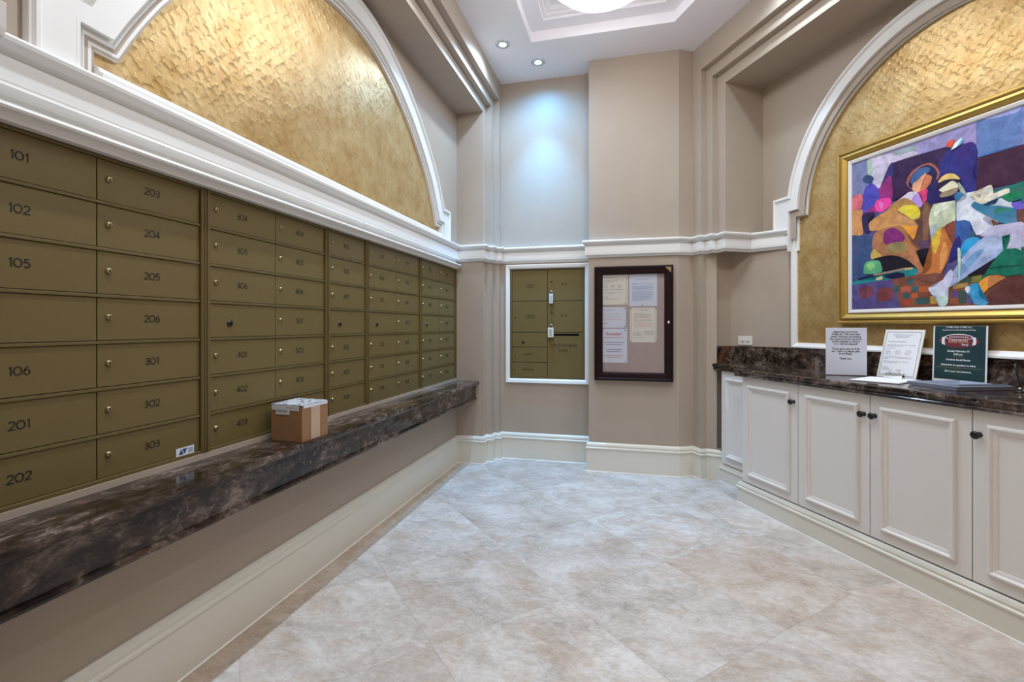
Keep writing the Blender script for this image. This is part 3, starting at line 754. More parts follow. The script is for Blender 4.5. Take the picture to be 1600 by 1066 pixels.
def notice(label, x0, x1, z0, z1, paper, pins, rot=0.0, border=None):
    cx, cz = (x0+x1)/2, (z0+z1)/2
    t_ = thing('paper_notice', label, 'notice', (cx, BY-.0105, z0), 'paper notices pinned in the glazed board')
    m = MB(); m.box((x0, .0105, z0), (x1, .0115, z1), paper, fbN); sh = m.build('sheet', t_)
    for px, pz in pins:
        m = MB(); q_ = Vector(frN(px, pz, .0115)); m.lathe([(.004, 0), (.0045, .004), (.003, .007), (0, .0075)], 'black', lambda a_, b_, c_: tuple(q_+Vector((a_, -c_, b_))), 10); m.build('push_pin', t_)
    return t_, sh
PD = .0117
# top left
n1, s1 = notice('cream typed notice pinned at the upper left of the board, in three columns of names', -.256, -.030, 1.431, 1.690, 'paperc', [(-.050, 1.440)])
m = MB(); lines(m, -.226, -.12, 1.660, .0055, 'ink', fbN, PD, 1); 
for i, z_ in enumerate([1.640, 1.630, 1.616]): lines(m, -.226, -.060, z_, .004, 'grey_ink', fbN, PD, 2+i, frac=[1, .7, .3][i])
for c_ in range(3):
    for r_ in range(4): lines(m, -.226+c_*.056, -.186+c_*.056, 1.600-r_*.0085, .004, 'grey_ink', fbN, PD, 20+c_*5+r_, frac=.6+.1*((c_+r_) % 4))
for i, z_ in enumerate([1.560, 1.551, 1.535, 1.526, 1.498, 1.489, 1.480]): lines(m, -.226, -.060, z_, .004, 'grey_ink', fbN, PD, 40+i, frac=[1, .2, .95, .5, .2, .25, .7][i])
m.box((-.046, PD-.0003, 1.431), (-.0435, PD, 1.690), 'grey_ink', fbN)
m.build('print', s1, fixn=False)
n2, s2 = notice('pale blue notice of dense blue typing pinned at the upper right of the board', -.019, .207, 1.416, 1.690, 'paperb', [(.088, 1.423)])
m = MB()
lines(m, .030, .150, 1.640, .006, 'blue_ink', fbN, PD, 60)
z_ = 1.612; i = 0
while z_ > 1.455:
    if i not in (3, 9): lines(m, .006, .176, z_, .0042, 'blue_ink', fbN, PD, 70+i, frac=[1, .25, 1, 1, .95, 1, 1, .8, 1, 1, 1, .98, 1, .97, 1, 1, .9, 1, 1, .6][i % 20])
    z_ -= .0072; i += 1
m.build('print', s2, fixn=False)
n3, s3 = notice('short pale lilac notice with three pink lines above the Reminder sheet', -.256, -.046, 1.234, 1.411, 'paperb', [(-.058, 1.395), (-.056, 1.244)])
m = MB()
for i, z_ in enumerate([1.384, 1.350, 1.328, 1.306, 1.272]): lines(m, -.236, -.070, z_, .0055, 'grey_ink' if i in (0, 4) else 'pink_ink', fbN, PD, 100+i, frac=[.55, .85, .9, 1, .25][i])
m.build('print', s3, fixn=False)
n4, s4 = notice('pale blue Reminder notice in red and navy lettering at the lower left of the board', -.250, -.036, .937, 1.226, 'paperb', [(-.056, 1.214), (-.050, .950)])
text('Reminder!', .031, 'red_ink', frN(-.146, 1.181, PD), (1, 0, 0), (0, 0, 1), 'print', s4, bold=.0008)
m = MB()
for i, (z_, k_, f_) in enumerate([(1.150, 'red_ink', 1), (1.108, 'navy_ink', 1), (1.090, 'navy_ink', .85), (1.048, 'navy_ink', .8), (1.030, 'navy_ink', .75), (.998, 'red_ink', 1), (.980, 'red_ink', .7)]):
    hw_ = .080*f_; lines(m, -.146-hw_, -.146+hw_, z_, .0065, k_, fbN, PD, 120+i)
m.build('print', s4, fixn=False)
n5, s5 = notice('cream bordered notice with pink paragraph and two small tables, right of the lilac one', -.013, .204, 1.112, 1.404, 'paperc', [(-.006, 1.398), (.198, 1.400), (-.006, 1.118), (.198, 1.118)])
m = MB()
for x_ in (-.001, .192): m.box((x_-.001, PD-.0003, 1.120), (x_+.001, PD, 1.398), 'grey_ink', fbN)
lines(m, .050, .150, 1.390, .005, 'grey_ink', fbN, PD, 140); lines(m, .068, .130, 1.378, .004, 'grey_ink', fbN, PD, 141)
for i in range(13): lines(m, .020, .176, 1.352-i*.0098, .0045, 'grey_ink' if i < 4 or i == 6 else 'pink_ink', fbN, PD, 150+i, frac=[.6, .95, .8, .85, .1, .95, 1, .6, 1, .95, .9, 1, .6][i])
for i in range(4): lines(m, .012, .080, 1.198-i*.0095, .004, 'grey_ink', fbN, PD, 170+i); lines(m, .100, .180, 1.206-i*.0095, .004, 'grey_ink', fbN, PD, 180+i)
lines(m, .012, .10, 1.150, .004, 'grey_ink', fbN, PD, 190)
m.build('print', s5, fixn=False)
# wall outlet on the angled wall by the cabinets
e0, k0 = Vector(R(*E_, 0)), Vector(R(*K_, 0))
ad = (e0-k0).normalized(); an = Vector((ad.y, -ad.x, 0))
oc = k0+ad*.115+an*.0005+Vector((0, 0, 1.131))
fo = lambda a_, b_, c_: tuple(oc+ad*a_+Vector((0, 0, b_))+an*c_)
t = thing('wall_outlet', 'ivory double power outlet laid sideways just above the marble backsplash', 'outlet', tuple(oc))
mb = MB(); mb.box((-.057, -.036, 0), (.057, .036, .006), 'plate', fo, .002); pl_ = mb.build('cover_plate', t)
for s_ in (-1, 1):
    mb = MB(); mb.lathe([(.0165, .005), (.0165, .008), (.015, .009), (0, .009)], 'plate', lambda a_, b_, c_: fo(a_+s_*.020, b_, c_), 20)
    mb.box((s_*.020-.006, .004, .0085), (s_*.020+.006, .0065, .0095), 'slot', fo); mb.box((s_*.020-.005, -.0065, .0085), (s_*.020+.005, -.004, .0095), 'slot', fo)
    mb.box((s_*.020+.009, -.002, .0085), (s_*.020+.013, .002, .0095), 'slot', fo)
    mb.build('socket', t)

# ================================================================ CABINETS
FC = -2.435
def fd(c_): return lambda u_, z_, d_: R(c_+d_, u_, z_)
def panel_door(parent, u0, u1, z0, z1, c_, hinge=None, knob=None, name='door'):
    """u0 > u1 : left to right as seen"""
    fr = fd(c_); fb = lambda x, y, z: fr(x, z, y)
    m = MB(); m.box((u1+.0022, -.020, z0), (u0-.0022, 0, z1), 'door', fb, .0012)
    d = m.build(name, parent)
    m = MB(); i_ = .056; lw, lh = i_, .050
    loop = [(u1+i_, z0+.052), (u1+i_, z1-.052), (u0-i_, z1-.052), (u0-i_, z0+.052)]
    ringframe(m, loop, [(0, -.002), (0, .004), (.003, .013), (.008, .018), (.014, .019), (.019, .015), (.022, .009), (.030, .007), (.036, .003), (.038, -.002)], 'door', fr)
    m.build('panel_moulding', d)
    if knob:
        q_ = Vector(fr(knob[0], knob[1], 0))
        f2 = lambda a_, b_, c2: tuple(q_+UV*a_+Vector((0, 0, b_))+NV*c2)
        m = MB(); m.lathe([(.012, 0), (.012, .003), (.006, .006), (.005, .016), (.009, .020), (.0165, .024), (.0175, .029), (.015, .033), (.008, .0345), (0, .035)], 'black', f2, 24)
        m.build('knob', d)
    return d
def cabinet(label, u0, u1, doors, c_=FC, back=-2.96, z0=.15, name='base_cabinet', group='white panelled base cabinets'):
    t_ = thing(name, label, 'cabinet', R((c_+back)/2, (u0+u1)/2, z0), group)
    m = MB()
    m.box((u1, back, z0-.10), (u0, c_-.021, .894), 'door', lambda x, y, z: R(y, x, z))
    m.build('carcass', t_)
    for d_ in doors: panel_door(t_, d_[0], d_[1], .158, .891, c_, knob=d_[2])
    return t_
cabinet('narrow recessed white cabinet panel without a knob at the far end of the counter', 3.312, 2.885, [(3.310, 2.900, None)], c_=-2.60, back=-2.76)
cabinet('single white cabinet beside the recessed end panel, knob at its right', 2.882, 2.4045, [(2.880, 2.4045, (2.437, .782))])
cabinet('double white cabinet in the middle with two black knobs side by side', 2.4045, 1.501, [(2.4045, 1.9522, (1.985, .787)), (1.9522, 1.501, (1.926, .787))])
cabinet('white cabinet cut by the right edge of the picture, knob at its left', 1.501, 1.05, [(1.501, 1.05, (1.475, .788))])
# counter
t = thing('marble_countertop', 'dark brown marble countertop with backsplash over the white cabinets', 'countertop', R(-2.7, 1.93, .895))
mb = MB(); CT = .947
fpath = [(-2.575, 3.398), (-2.575, 3.00), (-2.40, 2.930), (-2.40, .93), (-2.575, .86), (-2.575, .462)]
bpath = [(-2.76, .462), (-2.96, .855), (-2.978, .87), (-2.978, 2.99), (-2.96, 3.005), (-2.76, 3.398)]
inner = offs([R(*p_) for p_ in fpath], -.028)
for z0_, z1_ in ((.895, CT),):
    mb.prism(inner+[R(*p_) for p_ in bpath], z0_, z1_, 'marble')
sweep(mb, [R(*p_) for p_ in fpath], [(-.03, .895), (-.006, .895), (-.004, .906), (-.008, .912), (-.002, .918), (.002, .930), (0, .940), (-.006, .9455), (-.012, CT), (-.03, CT)], 'marble')
mb.build('slab', t)
mb = MB()
sweep(mb, [R(-2.61, 3.399), R(-2.764, 3.399), R(-2.963, 3.008), R(-2.978, 2.99), R(-2.978, .87), R(-2.963, .852), R(-2.764, .461)], [(0.0005, CT+.0005), (.020, CT+.0005), (.020, 1.083), (.018, 1.086), (.0005, 1.086)], 'marble')
mb.build('backsplash', t)
# ================================================================ THINGS ON THE COUNTER
Z3 = Vector((0, 0, 1))
CZ = CT+.0008
def plane_frame(pl, pr, top_shift=Vector((0, 0, 0)), h=.28):
    """pl, pr : bottom corners (world), returns fr(a, b, d) in metres"""
    pl, pr = Vector(pl), Vector(pr); x = (pr-pl).normalized(); y = (Z3*h+top_shift).normalized(); n = x.cross(y).normalized()
    return (lambda a_, b_, d_: tuple(pl+x*a_+y*b_+n*d_)), x, y, n, (pr-pl).length
def bxyz(fr): return lambda a_, b_, c_: fr(a_, b_, c_)
# window cleaning notice in an acrylic stand
L_, R_ = R(-2.621, 2.385, CZ), R(-2.800, 2.262, CZ)
fr, x_, y_, n_, W_ = plane_frame(L_, R_)
t = thing('sign_holder', 'upright clear stand with the white window cleaning notice, nearest the outlet', 'sign', tuple((Vector(L_)+Vector(R_))/2))
mb = MB(); mb.box((0, 0, -.0045), (W_, .292, -.0025), 'clear', fr); mb.box((0, 0, -.030), (W_, .003, .003), 'clear', fr); mb.build('acrylic_stand', t)
mb = MB(); mb.box((.002, .004, -.0015), (W_-.002, .291, .0005), 'paperb', fr); sh = mb.build('paper_sheet', t)
txt = ['Beginning tomorrow,', 'Friday Jan 14th and next', 'week, weather permitting', 'the exterior fixed windows', 'of the building on floors', '2-11 will be cleaned!', '', 'These guys start at 8:30', 'am - 5pm so please plan', 'accordingly.', '', 'Thank you.']
for i, s_ in enumerate(txt):
    if s_: text(s_, .0160, 'ink', fr(W_*.49, .266-i*.0148, .0006), x_, y_, 'print', sh, bold=.0004, wide=.93, nudge=.0002)
# framed bordered notice leaning on the wall
L_, R_ = R(-2.865, 2.258, CZ), R(-2.865, 2.036, CZ)
fr, x_, y_, n_, W_ = plane_frame(L_, R_, NV*(-.075), .28)
t = thing('framed_notice', 'cream framed typed notice leaning back against the backsplash', 'sign', tuple((Vector(L_)+Vector(R_))/2))
mb = MB(); mb.box((0, 0, -.006), (W_, .29, 0), 'paperc', fr, .001); bd = mb.build('backing', t)
mb = MB(); mb.box((.010, .010, .0002), (W_-.010, .280, .0008), 'paper', fr); sh = mb.build('paper_sheet', t)
mb = MB(); dd = .0010
for a0, b0, a1, b1 in ((.013, .014, .016, .276), (W_-.016, .014, W_-.013, .276), (.013, .273, W_-.013, .276), (.013, .014, W_-.013, .017)):
    mb.box((a0, b0, dd-.0001), (a1, b1, dd+.0002), 'grey_ink', fr)
f3 = lambda x, y, z: fr(x, z, y)
def ln(x0, x1, z, h, k, seed, fc=1.0): lines(mb, x0, x1, z, h, k, f3, dd, seed, frac=fc)
ln(.055, .165, .258, .005, 'grey_ink', 1); ln(.065, .150, .248, .0035, 'grey_ink', 2); ln(.070, .140, .242, .0035, 'grey_ink', 3)
ln(.030, .135, .216, .0055, 'grey_ink', 4)
for i, (z_, f_) in enumerate([(.196, 1), (.189, .55), (.176, .3)]): ln(.030, .188, z_, .0035, 'grey_ink', 5+i, f_)
for c_ in range(3):
    for r_ in range(4): ln(.028+c_*.056, .068+c_*.056, .162-r_*.0075, .0035, 'grey_ink', 20+c_*5+r_, .5+.15*((r_+c_) % 4))
for i, (z_, f_) in enumerate([(.124, 1), (.117, .95), (.110, .15), (.096, .9), (.089, .5), (.060, .2), (.053, .25), (.046, .7)]): ln(.026, .186, z_, .0035, 'grey_ink', 50+i, f_)
mb.build('print', sh, fixn=False)
# football party poster
L_, R_ = R(-2.925, 1.992, CZ), R(-2.925, 1.742, CZ)
fr, x_, y_, n_, W_ = plane_frame(L_, R_, NV*(-.012), .30)
t = thing('poster_stand', 'upright dark green Super Bowl party poster with white border', 'sign', tuple((Vector(L_)+Vector(R_))/2))
PH = .302
mb = MB(); mb.box((0, 0, -.0045), (W_, PH+.002, -.0025), 'clear', fr); mb.box((0, 0, -.0045), (W_, .003, .016), 'clear', fr); mb.build('acrylic_stand', t)
mb = MB(); mb.box((0, .003, -.002), (W_, PH, 0), 'paper', fr); sh = mb.build('paper_sheet', t)
mb = MB(); mb.box((.008, .016, .0002), (W_-.008, PH-.001, .0006), 'green', fr); gp = mb.build('printed_area', sh)
f3 = lambda x, y, z: fr(x, z, y)
mb = MB(); D1 = .0009; cx, cz = W_*.49, .222
N_ = 48
def ell(a_, b_, cx_, cz_, d_, k, pw=1.0, a0=0, a1=2*math.pi):
    pts = []
    for i in range(N_):
        th = a0+(a1-a0)*i/N_
        c_, s_ = math.cos(th), math.sin(th)
        pts.append(fr(cx_+a_*c_, cz_+b_*math.copysign(abs(s_)**pw, s_), d_))
    mb.add(pts, [list(range(N_))], k)
ell(.094, .036, cx, cz, D1, 'maroon', 1.35)
ell(.064, .0165, cx, cz+.021, D1+.0002, 'paper', 1.0); ell(.060, .0125, cx, cz+.0205, D1+.0004, 'maroon', 1.0)
mb.box((cx-.044, D1+.0005, cz+.020), (cx+.044, D1+.0006, cz+.022), 'paper', f3)
for i in range(9): mb.box((cx-.042+i*.0103, D1+.0005, cz+.016), (cx-.040+i*.0103, D1+.0006, cz+.026), 'paper', f3)
for s_ in (-1, 1):
    o_ = cx+s_*.062; pts = []
    for i in range(9): pts.append((o_+s_*(.004*(1-abs(i-4)/4)), cz-.0225+i*.0058))
    for i in range(9): pts.append((o_+s_*(.016+.002*(1-abs(i-4)/4)), cz+.019-i*.0045))
    mb.add([fr(p_[0], p_[1], D1+.0007) for p_ in pts], [list(range(18))], 'paper')
mb.build('football_emblem', gp, fixn=False)
def pt(s_, sz, k, z_, dx=0.0, **kw): text(s_, sz, k, fr(cx+dx, z_, D1+.0006), x_, y_, 'print', gp, nudge=.0003, **kw)
pt('COME ONE COME ALL', .0125, 'film', .2945, bold=.0002, wide=.95)
pt('Please join us for our 2022 Annual Super Bowl Party', .0078, 'paper', .2805, bold=.0002, wide=.92)
pt('SUPER BOWL', .0215, 'gold_ink', cz-.003, bold=.0005, wide=.72)
pt('Party', .0145, 'paper', cz-.0185, .030, bold=.0003)
pt('Sunday February 13', .0135, 'paper', .168, bold=.0004, wide=.95)
pt('5:30 pm', .0135, 'paper', .151, bold=.0004, wide=.95)
pt('(kickoff at 6:30)', .0085, 'yel_ink', .138)
pt('Cambria Social Room', .0135, 'paper', .122, bold=.0004, wide=.95)
pt('Please bring an appetizer to share', .0125, 'paper', .094, bold=.0004, wide=.93)
mb = MB(); lines(mb, .020, W_-.022, .080, .004, 'yel_ink', f3, D1, 77); mb.build('print', gp, fixn=False)
pt('Bring your own beverage', .0125, 'paper', .060, bold=.0004, wide=.95)
# clipboard lying flat
a0_ = Vector(R(-2.486, 2.120, CZ)); xa = (Vector(R(-2.571, 1.878, CZ))-a0_).normalized(); ya = Z3.cross(xa)
fc = lambda a_, b_, c_: tuple(a0_+xa*a_+ya*b_+Z3*c_)
t = thing('clipboard', 'clipboard with white sheets lying flat in front of the framed notice', 'clipboard', tuple(a0_+xa*.12+ya*.16))
mb = MB(); mb.box((0, 0, 0), (.235, .325, .003), 'grey_ink', fc, .001); bd = mb.build('board', t)
mb = MB(); mb.box((.004, .004, .0032), (.228, .285, .0052), 'paper', fc)
vs = []; g = 12
mb.build('paper_sheet', t)
mb = MB()
mb.box((.065, .292, .003), (.170, .322, .006), 'chrome', fc, .001)
pr = [(-.02, .006), (-.008, .017), (.008, .030), (.022, .034), (.034, .008)]
for (y0, z0), (y1, z1) in zip(pr, pr[1:]):
    mb.box((.0, 0, 0), (1, 1, 1), 'chrome', lambda a_, b_, c_: fc(.075+a_*.085, .286+y0+(y1-y0)*b_, z0+(z1-z0)*b_+c_*.0012))
mb.tube([fc(.070+.095*i/14, .300+.010*math.sin(math.pi*i/14), .020+.030*math.sin(math.pi*i/14)) for i in range(15)], .0032, 'chrome')
mb.box((.080, .306, .018), (.155, .312, .034), 'black', fc, .002)
mb.build('clip', t)
# shallow blue grey storage tray
b0_ = Vector(R(-2.600, 1.872, CZ)); xb = (Vector(R(-2.535, 1.700, CZ))-b0_); 
xb = (Vector(R(-2.560, 1.640, CZ))-Vector(R(-2.600, 1.872, CZ))).normalized(); yb = Z3.cross(xb)
ft = lambda a_, b_, c_: tuple(b0_+xb*a_+yb*b_+Z3*c_)
t = thing('document_tray', 'shallow blue-grey plastic tray lying below the green poster', 'tray', tuple(b0_+xb*.11+yb*.14))
mb = MB()
TW, TL = .235, .275
mb.box((0, 0, 0), (TW, TL, .003), 'tray', ft)
outer = [(0, 0), (0, TL), (TW, TL), (TW, 0)]
ringframe(mb, outer, [(-.004, .0005), (-.010, .020), (-.003, .021), (.008, .006), (.010, .003), (.010, .0008)], 'tray', ft)
mb.build('base', t)
mb = MB(); 
mb.add([ft(TW*.42, .012, .004), ft(TW*.99, .012, .006), ft(TW*.99, TL-.012, .006), ft(TW*.42, TL-.012, .004), ft(TW*.44, .012, .014), ft(TW*1.0, .012, .030), ft(TW*1.0, TL-.012, .030), ft(TW*.44, TL-.012, .014)],
       [[0, 3, 2, 1], [4, 5, 6, 7], [0, 1, 5, 4], [2, 3, 7, 6], [1, 2, 6, 5], [3, 0, 4, 7]], 'tray')
mb.build('lid', t)
# pen with ball chain base
pb = Vector(R(-2.79, 1.535, CZ))
t = thing('counter_pen', 'black counter pen standing in a chrome ball holder at the right edge', 'pen', tuple(pb))
mb = MB(); f2 = lambda a_, b_, c_: tuple(pb+Vector((a_, b_, c_)))
mb.lathe([(.022, 0), (.022, .003), (.014, .006), (.006, .008), (.004, .012)], 'black', f2, 24)
mb.lathe([(.0001, .010), (.0045, .0115), (.0065, .016), (.0045, .0205), (.0001, .022)], 'chrome', f2, 16); mb.build('holder', t)
mb = MB(); p0 = pb+Z3*.022; p1 = pb+UV*.030+NV*(-.02)+Z3*.128
mb.tube([p0, p0.lerp(p1, .12), p0.lerp(p1, .2), p0.lerp(p1, .6), p0.lerp(p1, .62), p0.lerp(p1, .97), p1], [.0015, .003, .0038, .0042, .0052, .0050, .003], 'black', 12); mb.build('barrel', t)
mb = MB(); 
mb.tube([pb+Z3*.012-UV*.006+Vector((0, 0, .0)), pb+Z3*.006-UV*.018, pb+Z3*.004-UV*.035, pb+Z3*.004-UV*.05+NV*.01, pb+Z3*.004-UV*.06+NV*.03], .0016, 'chrome', 8); mb.build('chain', t)

